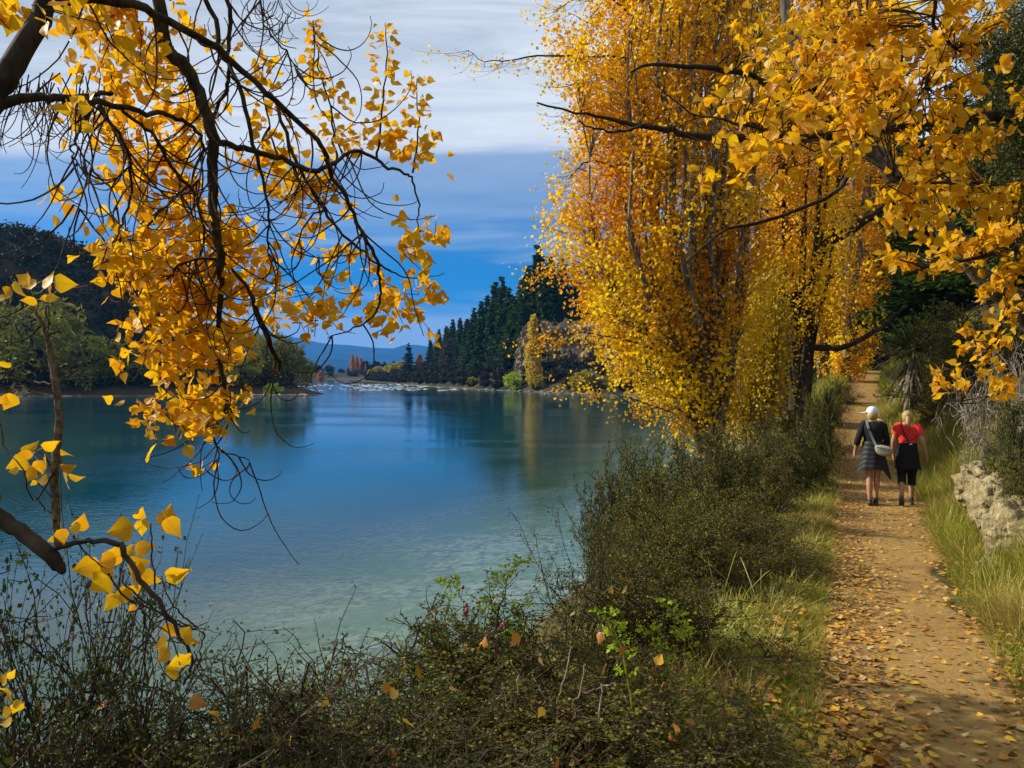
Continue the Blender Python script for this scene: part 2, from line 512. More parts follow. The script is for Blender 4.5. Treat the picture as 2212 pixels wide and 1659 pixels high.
def water_mat():
    m, q = newmat('river water')
    g = q.n('ShaderNodeNewGeometry')
    pos = g.outputs['Position']
    at = q.n('ShaderNodeAttribute', attribute_name='depth').outputs['Fac']
    rot = q.n('ShaderNodeVectorRotate', rotation_type='Z_AXIS', i_Vector=pos, i_Angle=0.35)
    a = q.noise(q.vmul(rot.outputs[0], (1.0, 1.9, 1)), 1.5, 4.0, 0.55, 0.4)
    b = q.noise(q.vmul(rot.outputs[0], (1.0, 1.6, 1)), 5.5, 3.0, 0.5, 0.3)
    w = q.noise(q.vmul(pos, (0.018, 0.05, 1)), 1.0, 4.0, 0.6, 1.0)     # gusts and upwellings
    calm = q.math('MULTIPLY_ADD', q.smooth(w, 0.40, 0.66), 0.8, 0.2)
    h = q.math('ADD', q.math('MULTIPLY', a, 0.6), q.math('MULTIPLY', b, 0.36))
    bp = q.n('ShaderNodeBump', i_Strength=q.math('MULTIPLY', calm, 0.115), i_Distance=0.25, i_Height=h)
    ior = q.math('MULTIPLY_ADD', g.outputs['Backfacing'], 1 / 1.33 - 1.33, 1.33)
    fr = q.n('ShaderNodeFresnel', i_IOR=ior, i_Normal=bp.outputs[0])
    gl = q.n('ShaderNodeBsdfGlossy', i_Color=(0.95, 0.98, 1.0), i_Roughness=0.05, i_Normal=bp.outputs[0])
    # the body of the water: clear over the shallows, turquoise where it is deep
    deep = q.mix(q.smooth(at, 0.5, 2.4), (0.035, 0.085, 0.070), (0.001, 0.044, 0.068))
    body = q.n('ShaderNodeBsdfDiffuse', i_Color=deep)
    clear = q.n('ShaderNodeBsdfTransparent', i_Color=(0.72, 0.86, 0.80))
    mx = q.n('ShaderNodeMixShader', i_0=q.smooth(at, 0.1, 1.9))
    q.t.links.new(clear.outputs[0], mx.inputs[1])
    q.t.links.new(body.outputs[0], mx.inputs[2])
    m2 = q.n('ShaderNodeMixShader', i_0=fr.outputs[0])
    q.t.links.new(mx.outputs[0], m2.inputs[1])
    q.t.links.new(gl.outputs[0], m2.inputs[2])
    finish(q, m2.outputs[0])
    return m


def rock_mat(name, a, b, dark, scale):
    m, q = newmat(name)
    g = q.n('ShaderNodeNewGeometry')
    pos = g.outputs['Position']
    n1 = q.noise(pos, scale, 8.0, 0.62, 0.8)
    n2 = q.noise(q.vmul(pos, (1, 1, 0.35)), scale * 2.7, 6.0, 0.65, 1.0)
    c = q.mix(q.smooth(n1, 0.3, 0.7), a, b)
    c = q.mix(q.math('MULTIPLY', q.smooth(n2, 0.5, 0.72), 0.8), c, dark)
    vo = q.n('ShaderNodeTexVoronoi', feature='DISTANCE_TO_EDGE', i_Scale=scale * 0.55)
    wn = q.n('ShaderNodeTexNoise', i_Vector=pos, i_Scale=scale * 1.5, i_Detail=4.0)
    q.set(vo, 'Vector', q.n('ShaderNodeVectorMath', operation='ADD', i_0=q.vmul(pos, (1, 1, .5)), i_1=q.vmul(wn.outputs['Color'], (.9 / scale,) * 3)).outputs[0])
    crack = q.smooth(vo.outputs[0], 0.0, 0.07)
    c = q.mix(q.math('MULTIPLY', q.math('SUBTRACT', 1.0, crack), 0.25), c, dark)
    lich = q.noise(pos, scale * 1.7, 5.0, 0.7)
    c = q.mix(q.math('MULTIPLY', q.smooth(lich, 0.55, 0.68), 0.35), c, (0.16, 0.16, 0.05))
    hh = q.math('ADD', n2, q.math('MULTIPLY', crack, 0.12))
    bp = q.n('ShaderNodeBump', i_Strength=1.0, i_Distance=0.5 / scale, i_Height=hh)
    p = q.n('ShaderNodeBsdfPrincipled', i_Base_Color=c, i_Roughness=0.95, i_Normal=bp.outputs[0])
    p.inputs['Specular IOR Level'].default_value = 0.1
    finish(q, p.outputs[0])
    return m


M_GROUND = ground_mat()
M_PATH = path_mat()
M_WATER = water_mat()
M_CLIFF = rock_mat('weathered cliff', (0.26, 0.20, 0.125), (0.44, 0.36, 0.25), (0.075, 0.06, 0.04), 0.35)
M_ROCK = rock_mat('pale schist', (0.32, 0.25, 0.12), (0.52, 0.43, 0.24), (0.10, 0.075, 0.03), 4.0)
M_STONE = rock_mat('river stone', (0.16, 0.15, 0.13), (0.30, 0.28, 0.25), (0.06, 0.055, 0.05), 1.5)

# ------------------------------------------------------------------ terrain
PY = np.array([-40, -8, 0, 3.1, 4.9, 8, 13.2, 19, 25, 33, 41, 52, 70, 200.])
PX = np.array([-19, -3.4, .30, 1.72, 2.50, 3.90, 6.35, 8.75, 11.3, 15.0, 18.7, 24.5, 37, 120.])
PZ = np.array([3.2, 3.05, 2.98, 2.96, 2.82, 2.60, 2.28, 2.35, 2.85, 3.55, 4.15, 4.9, 5.5, 9.])


def _spl(X, Y):
    fx = np.linspace(X[0], X[-1], 3000)
    fy = np.interp(fx, X, Y)
    k = np.ones(41) / 41
    fs = np.convolve(np.pad(fy, 20, mode='edge'), k, 'valid')
    return fx, fs


_px, _pz = _spl(PY, PX), _spl(PY, PZ)


def Xp(y):
    return np.interp(y, *_px)


def Zp(y):
    return np.interp(y, *_pz)


RIVER = np.array([(-30, -60), (-9.2, -8), (-5.8, 0), (-1.4, 10), (2.4, 19), (7.3, 31), (16, 60), (27, 100), (31, 135), (23, 161), (15.2, 174), (5.2, 190),
                  (-7.2, 218), (-24.6, 263), (-53, 347), (-86, 450), (-104, 556), (-150, 580), (-152, 540), (-109, 400), (-66, 230), (-44, 172), (-40, 165), (-48, 157), (-104, 154),
                  (-160, 128), (-230, 60), (-300, -60)], float)


def river_sd(x, y):
    """positive on land, negative over the river"""
    shp = np.broadcast(x, y).shape
    p = np.stack([np.broadcast_to(x, shp).ravel(), np.broadcast_to(y, shp).ravel()], -1)
    d = np.full(len(p), 1e9)
    ins = np.zeros(len(p), bool)
    for i in range(len(RIVER)):
        a, b = RIVER[i], RIVER[(i + 1) % len(RIVER)]
        e = b - a
        t = np.clip(((p - a) @ e) / (e @ e), 0, 1)
        d = np.minimum(d, np.hypot(*(p - a - t[:, None] * e).T))
        if a[1] != b[1]:
            c = ((a[1] > p[:, 1]) != (b[1] > p[:, 1])) & (p[:, 0] < (b[0] - a[0]) * (p[:, 1] - a[1]) / (b[1] - a[1]) + a[0])
            ins ^= c
    return np.where(ins, -d, d).reshape(shp)


def sm(x, a, b):
    t = np.clip((x - a) / (b - a), 0, 1)
    return t * t * (3 - 2 * t)


_ph = rng.uniform(0, 6.28, (12, 2))


def wob(x, y, s):
    r = 0
    for k in range(4):
        f = 2 ** k / s
        r = r + np.sin(x * f * (1 + .13 * k) + _ph[k, 0] + np.sin(y * f * .7 + _ph[k + 4, 0])) * np.sin(y * f * 1.07 + _ph[k, 1] + .8 * np.sin(x * f * .6 + _ph[k + 4, 1])) / 2 ** k
    return r


def gh(x, y):
    x = np.asarray(x, float)
    y = np.asarray(y, float)
    sd = river_sd(x, y)
    s = (x - Xp(y)) * 0.905
    zp = Zp(y)
    # near bank: from the water up to the path, then up the hillside
    gap = np.maximum(-1.5 - s, 0)
    t = np.clip(sd / np.maximum(sd + gap, 1e-3), 0, 1)
    left = zp * (0.55 * t + 0.45 * sm(t, 0, 1))
    q = np.maximum(s - 0.95, 0)
    right = zp + np.where(q < 2.2, 0.92 * q + 0.12 * q * q, 2.605 + 0.72 * (q - 2.2))
    right = np.minimum(right, zp + 30 + 0.05 * np.minimum(q, 400))
    near = np.where(s < 0, left, right) + 0.05 * wob(x, y, 0.7) * sm(np.abs(s), 1.0, 2.0)
    # far country
    rightH = 17 * sm(y, 60, 150) * (1 - sm(y, 300, 470)) + 4
    fr = rightH * (1 - np.exp(-np.maximum(sd, 0) / 30.0)) + 0.6 * wob(x, y, 18) * sm(sd, 2, 30) + 0.16 * np.clip(sd - 30, 0, 400) * (1 - sm(y, 300, 450))
    ycl = np.interp(x, [-20, 2, 8, 17, 36, 60], [230, 208, 203, 199, 190, 170])
    plat = sm(y - ycl, 0, 4) * sm(x, -3, 5) * (1 - sm(y, 260, 320)) * sm(y, 150, 190)
    fr = np.maximum(fr, 17.5 * plat + 0.12 * np.clip(sd - 30, 0, 400) * plat)
    hl = 41 * np.exp(-(((x + 205) / 85) ** 2 + ((y - 235) / 75) ** 2)) + 20 * np.exp(-(((x + 128) / 40) ** 2 + ((y - 215) / 40) ** 2)) \
        + 30 * np.exp(-(((x + 225) / 75) ** 2 + ((y - 470) / 110) ** 2)) + 9 * np.exp(-(((x + 150) / 45) ** 2 + ((y - 470) / 60) ** 2)) + 80 * np.exp(-(((x + 420) / 150) ** 2 + ((y - 300) / 250) ** 2))
    fl = 3.0 * (1 - np.exp(-np.maximum(sd, 0) / 6.0)) + hl * sm(sd, 0, 40) + 1.5 * wob(x, y, 25) * sm(sd, 5, 50)
    isleft = sm(-x - 0.25 * np.maximum(y - 180, 0) * 0.6, 8, 30) * sm(y, 60, 120)
    isleft = np.where((y > 565), 1.0, isleft)
    far = fr * (1 - isleft) + fl * isleft
    k = sm(y, 48, 80)
    land = near * (1 - k) + far * k
    land = np.where((x < -60) & (y < 140), fl, land)
    bed = -np.minimum(0.11 * np.abs(sd) + 0.05, 2.8)
    return np.where(sd > 0, np.maximum(land, 0.02), bed)


def ground_at(x, y):
    return float(gh(np.array([x]), np.array([y]))[0])


def lines(lo, hi, a, b, step, grow=1.09):
    mid = list(np.arange(a, b + 1e-6, step))
    up, s = [b], step
    while up[-1] < hi:
        s *= grow
        up.append(up[-1] + s)
    dn, s = [a], step
    while dn[-1] > lo:
        s *= grow
        dn.append(dn[-1] - s)
    return np.array(sorted(dn[1:] + mid + up[1:]))


def grid_mesh(name, gx, gy, Z, mat):
    nx, ny = len(gx), len(gy)
    X, Y = np.meshgrid(gx, gy)
    V = np.stack([X, Y, Z], -1).reshape(-1, 3)
    i = np.arange(nx - 1)[None] + (np.arange(ny - 1) * nx)[:, None]
    Fq = np.stack([i, i + 1, i + nx + 1, i + nx], -1).reshape(-1, 4)
    return mesh(name, V, [Fq], mat, True)


GX = lines(-6000, 6000, -7, 22, 0.30, 1.06)
GY = lines(-200, 9000, 0.0, 44, 0.35, 1.05)
_X, _Y = np.meshgrid(GX, GY)
_Z = gh(_X, _Y)
ob('ground', grid_mesh('ground', GX, GY, _Z, M_GROUND), kind='structure', label='river banks and hillsides of soil, turf and scrub', cat='ground')

WX = lines(-320, 60, -14, 12, 0.6, 1.08)
WY = lines(-60, 620, 0, 40, 0.6, 1.06)
_X, _Y = np.meshgrid(WX, WY)
_wm = grid_mesh('river', WX, WY, np.zeros_like(_X), M_WATER)
attr(_wm, 'depth', -gh(_X, _Y).ravel())
ob('river', _wm, kind='structure', label='wide clear turquoise river flowing between the banks', cat='river')


def build_path():
    ys = np.concatenate([np.arange(-6, 14, 0.12), np.arange(14, 62, 0.3)])
    cs = np.linspace(-1.5, 1.15, 23)
    V = np.empty((len(ys), len(cs), 3))
    r = np.random.default_rng(3)
    for i, y in enumerate(ys):
        wd = float(np.interp(y, [3, 8, 13, 20], [0.0, .06, .3, .28]))
        e0 = -0.50 - wd - 0.08 * math.sin(y * 1.7) - 0.05 * math.sin(y * 4.3 + 1) - .05 * r.random()
        e1 = 0.46 + wd * .8 + 0.10 * math.sin(y * 1.3 + 2) + 0.06 * math.sin(y * 3.9) + .08 * r.random()
        s = np.interp(cs, [-1.5, 1.15], [e0, e1])
        V[i, :, 0] = Xp(y) + s / 0.905
        V[i, :, 1] = y
    V[..., 2] = gh(V[..., 0], V[..., 1]) + 0.018 + 0.008 * wob(V[..., 0], V[..., 1], 0.25)
    n, k = len(ys), len(cs)
    V[:, 0, 2] -= 0.03
    V[:, -1, 2] -= 0.03
    i = np.arange(k - 1)[None] + (np.arange(n - 1) * k)[:, None]
    me = mesh('path', V.reshape(-1, 3), [np.stack([i, i + 1, i + k + 1, i + k], -1).reshape(-1, 4)], M_PATH, True)
    sx = (V[..., 0] - Xp(V[..., 1])) * 0.905
    attr(me, 'rub', (1 - np.clip((sx + 0.55) / 0.65, 0, 1)).ravel())
    ob('path', me, kind='structure', label='trodden earth footpath along the river bank', cat='path')


build_path()


def ridge(name, d, prof, depth, mat, label, seed):
    """a mountain range: profile of (u, v) crest points seen at distance d"""
    r = np.random.default_rng(seed)
    us = np.linspace(prof[0][0], prof[-1][0], 140)
    vs = np.interp(us, *np.array(prof).T)
    x = (us - 1106) / F_ * d
    top = ZC - (vs - 806) / F_ * d
    ts = np.linspace(-1, 1, 41)
    V = np.empty((len(ts), len(us), 3))
    for j, t in enumerate(ts):
        V[j, :, 0] = x
        V[j, :, 1] = d + t * depth
    X, Y = V[..., 0], V[..., 1]
    prof_t = 1 - np.abs(ts[:, None]) ** 1.15
    spur = wob(X * 1.0 + 0.35 * Y, Y * 0.25, d * 0.05)
    V[..., 2] = top[None] * prof_t * (1 + 0.16 * spur * (1 - prof_t)) + d * 0.004 * spur * prof_t * (1 - prof_t) * 4 - 3
    n, k = len(ts), len(us)
    i = np.arange(k - 1)[None] + (np.arange(n - 1) * k)[:, None]
    me = mesh(name, V.reshape(-1, 3), [np.stack([i, i + 1, i + k + 1, i + k], -1).reshape(-1, 4)], mat, True)
    ob(name, me, kind='structure', label=label, cat='mountain')


def mountain_mat():
    m, q = newmat('tussock mountain side')
    pos = q.n('ShaderNodeNewGeometry').outputs['Position']
    n = q.noise(pos, 0.004, 8.0, 0.6, 0.6)
    c = q.mix(q.smooth(n, 0.35, 0.65), (0.010, 0.018, 0.018), (0.035, 0.038, 0.03))
    p = q.n('ShaderNodeBsdfPrincipled', i_Base_Color=c, i_Roughness=1.0)
    p.inputs['Specular IOR Level'].default_value = 0.0
    finish(q, p.outputs[0])
    return m


M_MOUNT = mountain_mat()
ridge('mountain_range', 7200, [(-900, 700), (0, 720), (420, 726), (560, 722), (640, 728), (700, 742), (760, 745), (800, 750), (850, 752), (880, 742), (920, 747), (1000, 760), (1200, 740), (1500, 730), (2300, 700)], 2200, M_MOUNT, 'long blue mountain range far beyond the river', 5)
ridge('distant_foothill', 4600, [(-900, 760), (200, 772), (560, 770), (700, 776), (780, 774), (830, 786), (900, 792), (1000, 788), (1300, 780), (2300, 770)], 600, M_MOUNT, 'low blue foothill below the mountain crest', 9)

# ------------------------------------------------------------------ far vegetation
def clumps(n, env, r_clump, per, size, kind='flat', rr=rng, squash=0.8):
    """foliage as clumps of small faces; env(n) gives clump centres"""
    C = env(n)
    m = len(C)
    rad = r_clump * rr.uniform(0.6, 1.3, m)
    P = np.repeat(C, per, 0) + rv(m * per, rr) * (np.repeat(rad, per) * rr.random(m * per) ** 0.4)[:, None] * np.array([1, 1, squash])
    t = rv(len(P), rr)
    return P, t, rv(len(P), rr), size * rr.uniform(0.6, 1.4, len(P))


def ell_env(rx, ry, rz, cz, hollow=0.35, rr=rng, flat=-0.75):
    def f(n):
        p = rv(n * 2, rr)
        p = p[p[:, 2] > flat][:n]
        p = p * (hollow + (1 - hollow) * rr.random(len(p)) ** 0.5)[:, None]
        return p * np.array([rx, ry, rz]) + np.array([0, 0, cz])
    return f


def pine_meshes(h, r, seed, tiers=22, droop=0.25, dens=1.0, size=0.55, mat=M_PINE, top=1.0, bare=0.08, order=0.0):
    q = np.random.default_rng(seed)
    tr = MB().tube([[0, 0, -1.0], [0.05, 0, h * .4], [0, .03, h * .98]], [h * .018, h * .012, 0.03], 6).mesh('trunk', M_BARK)
    mb = MB()
    A, B_, S_ = [], [], []
    for k in range(tiers):
        f = bare + (1 - bare) * k / (tiers - 1)
        z = h * f
        L = r * (1 - f) ** 0.8 * top + 0.10
        nb = int(q.integers(6, 10)) if f < .9 else 4
        for j in range(nb):
            a = 6.283 * (j + q.random() * (1 - order)) / nb + k * 1.3
            l = L * q.uniform(0.55 + .38 * order, 1.25)
            d = np.array([math.cos(a), math.sin(a), 0])
            sd = np.array([-d[1], d[0], 0])
            n = max(4, int(l / size * 4.2 * dens))
            s = (np.arange(n) + q.random(n)) / n
            zz = q.normal() * .25 * h / tiers
            P = d * (s * l)[:, None] + np.array([0, 0, z + zz]) + np.array([0, 0, 1.0]) * ((-droop * s + 0.75 * droop * s * s) * l)[:, None]
            # side sprays, shorter towards the tip
            P = P + sd * (q.normal(size=n) * .30 * l * (1 - s) + q.normal(size=n) * .08)[:, None]
            A.append(P)
            B_.append(d + sd * q.normal(size=(n, 1)) * .7 + q.normal(size=(n, 3)) * 0.25 + np.array([0, 0, -.15]))
            S_.append(size * (1.15 - .55 * s) * q.uniform(.7, 1.4, n))
    P, t, z_ = np.concatenate(A), np.concatenate(B_), np.concatenate(S_)
    mb.leaves(P, t, np.array([0, 0, 1.0]) + q.normal(size=P.shape) * 0.45, z_ * 1.25, 'spray')
    P2 = P + q.normal(size=P.shape) * size * 0.25 + np.array([0, 0, -.12])
    mb.leaves(P2, t + q.normal(size=P.shape) * 0.5 + np.array([0, 0, -.5]), q.normal(size=P.shape), z_ * .8, 'quad')
    return tr, mb.mesh('crown', mat)


def put_tree(name, meshes, x, y, scale=1.0, rot=None, label='', cat='tree', group=None, z=None, sxy=None):
    zz = ground_at(x, y) if z is None else z
    o = ob(name, None, loc=(x, y, zz - 0.1), rot=(0, 0, rng.uniform(0, 6.28) if rot is None else rot), scale=scale if sxy is None else (sxy, sxy, scale), label=label, cat=cat, group=group)
    for nm, me in meshes:
        ob(nm, me, o)
    return o


PINES = [pine_meshes(16, 4.3, s, 26, d, 1.0, 0.8, M_PINE, t) for s, d, t in ((11, .28, 1.0), (12, .15, .9), (13, .32, 1.1), (14, .2, .8))]
BLUE = pine_meshes(11, 3.9, 21, 15, .10, 1.5, 0.42, M_PINE_BLUE, 1.0, 0.05, 0.6)
BROWN = pine_meshes(12, 3.4, 22, 18, .1, .7, 0.5, M_PINE_BRN)

PINE_POS = [  # u of the crest, v of the top, distance
    (1163, 532, 184), (1188, 555, 182), (1142, 575, 188), (1128, 600, 192), (1214, 560, 186), (1245, 570, 188), (1112, 640, 190), (1175, 590, 177),
    (1086, 600, 214), (1070, 610, 222), (1100, 622, 205), (1052, 640, 234), (1040, 652, 226), (1062, 655, 212), (1024, 665, 246), (1008, 690, 238),
    (994, 688, 262), (978, 690, 272), (1018, 700, 226), (964, 705, 284), (948, 712, 292), (1036, 695, 214), (1082, 668, 204), (930, 735, 300), (1100, 690, 196), (1130, 655, 182),
    (1275, 560, 190), (1310, 575, 192), (1345, 560, 188), (1380, 580, 192), (1420, 570, 190), (1460, 590, 196)]
for i, (u, v, d) in enumerate(PINE_POS):
    d = d * 1.15
    x = (u - 1106) / F_ * d
    zt = ZC - (v - 806) / F_ * d
    zg = ground_at(x, d)
    h = max(7.0, zt - zg)
    top = i < 8
    put_tree('pine_tree', list(zip(('trunk', 'crown'), PINES[i % 4])), x, d, h / 16.0, sxy=(h / 16.0) ** 0.5 * (1.15 if top else 1.0),
             label='tallest dark green pine rising above the cliff edge' if i == 0 else 'twin topped dark pine beside the tall wood left of the cliff' if i == 8 else 'dark green pine standing on top of the pale cliff' if top or i >= 26 else 'dark green pine in the wood sloping down from the cliff to the water',
             cat='pine tree', group='pines on the cliff top' if top or i >= 26 else 'pines in the wood beside the cliff')
x = (955 - 1106) / F_ * 296
put_tree('dry_pine_tree', list(zip(('trunk', 'crown'), BROWN)), (968 - 1106) / F_ * 290, 290, 1.35, label='brown half bare pine rising among the green pines', cat='pine tree')
_d = 345
_x = (883 - 1106) / F_ * _d
_zt = ZC - (740 - 806) / F_ * _d
_zg = ground_at(_x, _d)
put_tree('layered_conifer', list(zip(('trunk', 'crown'), BLUE)), _x, _d, (_zt - _zg) / 11.0, rot=0.4, sxy=1.25, label='solitary blue green conifer with level tiers of branches by the water', cat='conifer')


# cliff face: a steep slab with buttresses, gullies and ledges
def build_cliff():
    nu, nv = 150, 60
    r = np.random.default_rng(2)
    a = np.linspace(0, 1, nu)
    b = np.linspace(0, 1, nv)
    A, Bv = np.meshgrid(a, b)
    x0 = np.interp(a, [0, .12, .3, .6, 1], [1.6, 2.6, 8, 17, 40])
    y0 = np.interp(a, [0, .12, .3, .6, 1], [211, 206, 202, 198, 186])
    top = np.interp(a, [0, .06, .2, .35, .5, .75, 1], [9, 15.5, 20.0, 19.3, 17.6, 18.6, 17]) + 0.8 * wob(a * 50, a * 9, 1.5)
    bot = np.interp(a, [0, .2, .5, 1], [2.0, 2.0, 2.5, 2])
    Z = bot + (top - bot) * Bv
    gull = np.abs(wob(A * 34 + Bv * 2, Bv * 3 + A * 5, 1.6))
    ledge = wob(A * 8, Bv * 26, 1.3)
    out = 3.4 * (1 - Bv) ** 1.3 + 1.5 * (0.7 - gull) + 0.55 * ledge + 0.5 * wob(A * 60, Bv * 30, 1.2)
    out = np.where(Bv > 0.9, out - (Bv - 0.9) * 40, out)
    X = x0[None] - out * 0.45
    Y = y0[None] - out * 0.9
    V = np.stack([X, Y, Z], -1).reshape(-1, 3)
    i = np.arange(nu - 1)[None] + (np.arange(nv - 1) * nu)[:, None]
    me = mesh('cliff', V, [np.stack([i, i + 1, i + nu + 1, i + nu], -1).reshape(-1, 4)], M_CLIFF, False)
    ob('cliff', me, label='pale weathered rock cliff above the river below the pines', cat='cliff')


build_cliff()


def bush_mesh(name, rx, rz, seed, mat, n=34, per=26, size=0.5, kind='quad', rc=0.28, hollow=0.3):
    q = np.random.default_rng(seed)
    mb = MB()
    mb.leaves(*clumps(n, ell_env(rx, rx, rz, rz * 0.75, hollow, q), rc * rx, per, size, rr=q), kind)
    st = MB()
    for k in range(5):
        a = k * 1.26 + q.random()
        st.tube([[0, 0, -0.3], [.2 * rx * math.cos(a), .2 * rx * math.sin(a), rz * .6], [.5 * rx * math.cos(a), .5 * rx * math.sin(a), rz * 1.2]], [.10 * rx / 2, .07 * rx / 2, .02], 4)
    return [('stems', st.mesh('stems', M_BARK)), ('foliage', mb.mesh(name, mat))]


SCR = [bush_mesh('scrub', 2.2, 1.9, 40 + k, m, 40, 26, 0.5) for k, m in enumerate((M_SCRUB, M_SCRUB_BRN, M_SCRUB, M_SCRUB_BRN))]
WIL = bush_mesh('willow', 2.4, 2.3, 50, M_WILLOW, 70, 34, 0.42, 'slim', 0.22)
WILY = bush_mesh('willow', 2.4, 2.2, 51, M_WILLOW_YEL, 60, 34, 0.42, 'quad', 0.22)
LIMEB = bush_mesh('lime', 1.6, 1.5, 52, M_LIME, 50, 30, 0.32, 'slim', 0.25)


# dark scrub along the far right shore, from the water up to the pines and the cliff foot
_q = np.random.default_rng(77)
shore = [(-86, 450), (-53, 347), (-24.6, 263), (-7.2, 218), (5.2, 190), (15.2, 174), (23, 161), (31, 135)]
sl = np.array(shore, float)
cum = np.concatenate([[0], np.cumsum(np.hypot(*np.diff(sl, axis=0).T))])
for k in range(118):
    s = cum[-1] * (k + _q.random()) / 118
    bx, by = np.interp(s, cum, sl[:, 0]), np.interp(s, cum, sl[:, 1])
    row = k % 4
    off = (1.2, 4.0, 7.5, 11.5)[row] + _q.uniform(-.6, .6)
    sc = _q.uniform(0.75, 1.15) * (0.8, 1.05, 1.15, 1.1)[row] * (1 + 0.12 * sm(by, 200, 450))
    brown = k % 2
    put_tree('shore_shrub', SCR[k % 4], bx + off * 0.9, by + off * 0.35, sc,
             label='brown tinged round shrub in the thicket along the far wooded shore' if brown else 'dark green round shrub in the thicket along the far wooded shore', cat='shrub',
             group='brown shrubs of the far thicket' if brown else 'dark shrubs of the far thicket')


def place_uv(name, meshes, u, vb, d, scale, label, cat, group=None, sxy=None, z=None):
    return put_tree(name, meshes, (u - 1106) / F_ * d, d, scale, label=label, cat=cat, group=group, sxy=sxy, z=z)


for k in range(70):
    u_, d_ = _q.uniform(560, 800), _q.uniform(470, 640)
    x_ = (u_ - 1106) / F_ * d_
    if river_sd(np.array([x_]), np.array([d_]))[0] < 3:
        continue
    put_tree('slope_shrub', SCR[k % 4], x_, d_, _q.uniform(.9, 1.8), label='dark scrub bush on the brown slope at the far bend of the river', cat='shrub', group='bushes of the brown slope at the bend')


# upright golden poplar in front of the cliff, and other far poplars
def lombardy(h, r, seed, mat, n=130, size=0.5):
    q = np.random.default_rng(seed)

    def env(m):
        f = q.random(m)
        w = r * np.interp(f, [0, .08, .35, .7, 1], [.25, .75, 1.0, .62, .06])
        a = q.random(m) * 6.283
        k = q.random(m) ** .5
        return np.stack([w * k * np.cos(a), w * k * np.sin(a), h * (0.04 + .96 * f)], -1)
    mb = MB()
    P, t, nn, s = clumps(n, env, r * .32, 26, size, rr=q, squash=1.6)
    mb.leaves(P, t + np.array([0, 0, .9]), nn, s, 'quad')
    tr = MB().tube([[0, 0, -.5], [0, 0, h * .95]], [h * .016, .02], 6).mesh('trunk', M_BARK)
    return [('trunk', tr), ('crown', mb.mesh('crown', mat))]


LOM = lombardy(12, 1.7, 60, M_LEAF_LIME, 170, 0.42)
M_ORANGE = leaf_mat('far orange leaves', [(0.46, 0.20, 0.02), (0.56, 0.26, 0.025), (0.40, 0.16, 0.02)], 0.35, 0.6, spec=0.2)
LOMO = [lombardy(12, 2.2, 61 + k, M_ORANGE, 130, 0.6) for k in range(2)]
LOMD = lombardy(12, 1.6, 65, M_SCRUB_BRN, 90, 0.6)
d = 193
zt = ZC - (690 - 806) / F_ * d
g0 = ground_at((1152 - 1106) / F_ * d, d)
put_tree('lombardy_poplar', LOM, (1152 - 1106) / F_ * d, d, (zt - max(g0, 0)) / 12.0, sxy=1.25, label='narrow upright yellow poplar standing before the cliff', cat='poplar tree')
for (u, v, h) in ((742, 769, 13), (752, 771, 13), (762, 775, 12), (769, 783, 10)):
    d = 560 + (u - 742)
    x = (u - 1106) / F_ * d
    put_tree('orange_poplar', LOMO[u % 2], x, d + 32, h / 12.0 * 1.25, sxy=1.1, z=ZC - (v - 806) / F_ * (d + 32) - 12 * h / 12 * 1.25, label='upright orange poplar in the row at the far bend of the river', cat='poplar tree', group='orange poplars at the river bend')
put_tree('orange_poplar', LOMO[0], (780 - 1106) / F_ * 575, 592, .75, sxy=.45, z=2.5, label='slender orange poplar beside the dark grove at the river bend', cat='poplar tree')
put_tree('golden_tree', LOMO[1], (693 - 1106) / F_ * 500, 500, .66, sxy=1.0, label='small round golden tree alone on the brown slope', cat='tree')
put_tree('orange_poplar', LOMO[1], (907 - 1106) / F_ * 345, 345, .72, sxy=.8, label='orange tree peeping out behind the layered conifer', cat='poplar tree')
for k in range(11):
    u = 786 + k * 6.4
    put_tree('dark_grove_tree', LOMD, (u - 1106) / F_ * 600, 600, _q.uniform(.75, 1.05), sxy=1.5, z=1.5, label='dark brown bare topped tree in the grove at the river bend', cat='tree', group='dark grove at the river bend')
for (u, d, s, l) in ((815, 452, 1.7, 'low yellow willow at the tip of the wooded shore'), (850, 425, 1.9, 'round yellow willow between the shore tip and the tall one'), (868, 405, 2.2, 'tallest yellow willow, beside the layered conifer'), (838, 438, 1.5, 'small yellow willow squeezed between two larger ones')):
    put_tree('yellow_willow', WILY, (u - 1106) / F_ * d, d, s * .95, sxy=s * 1.25, label=l, cat='willow')
for (u, d, s, l, me) in ((1112, 200, 1.75, 'bright lime green shrub by the water next to the narrow poplar', LIMEB), (1258, 175.5, 1.1, 'olive yellow shrub at the waterline under the cliff', WILY),
                         (1020, 234, .7, 'small yellow green shrub on the shingle below the pines', WILY), (1164, 190, .9, 'yellow shrub at the foot of the narrow poplar', WILY), (1338, 165, 1.2, 'green willow bush at the water beyond the golden poplars', WIL)):
    o = put_tree('shore_bush', me, (u - 1106) / F_ * d, d, s, label=l, cat='shrub')
    o.location.z = max(o.location.z, 0.1)

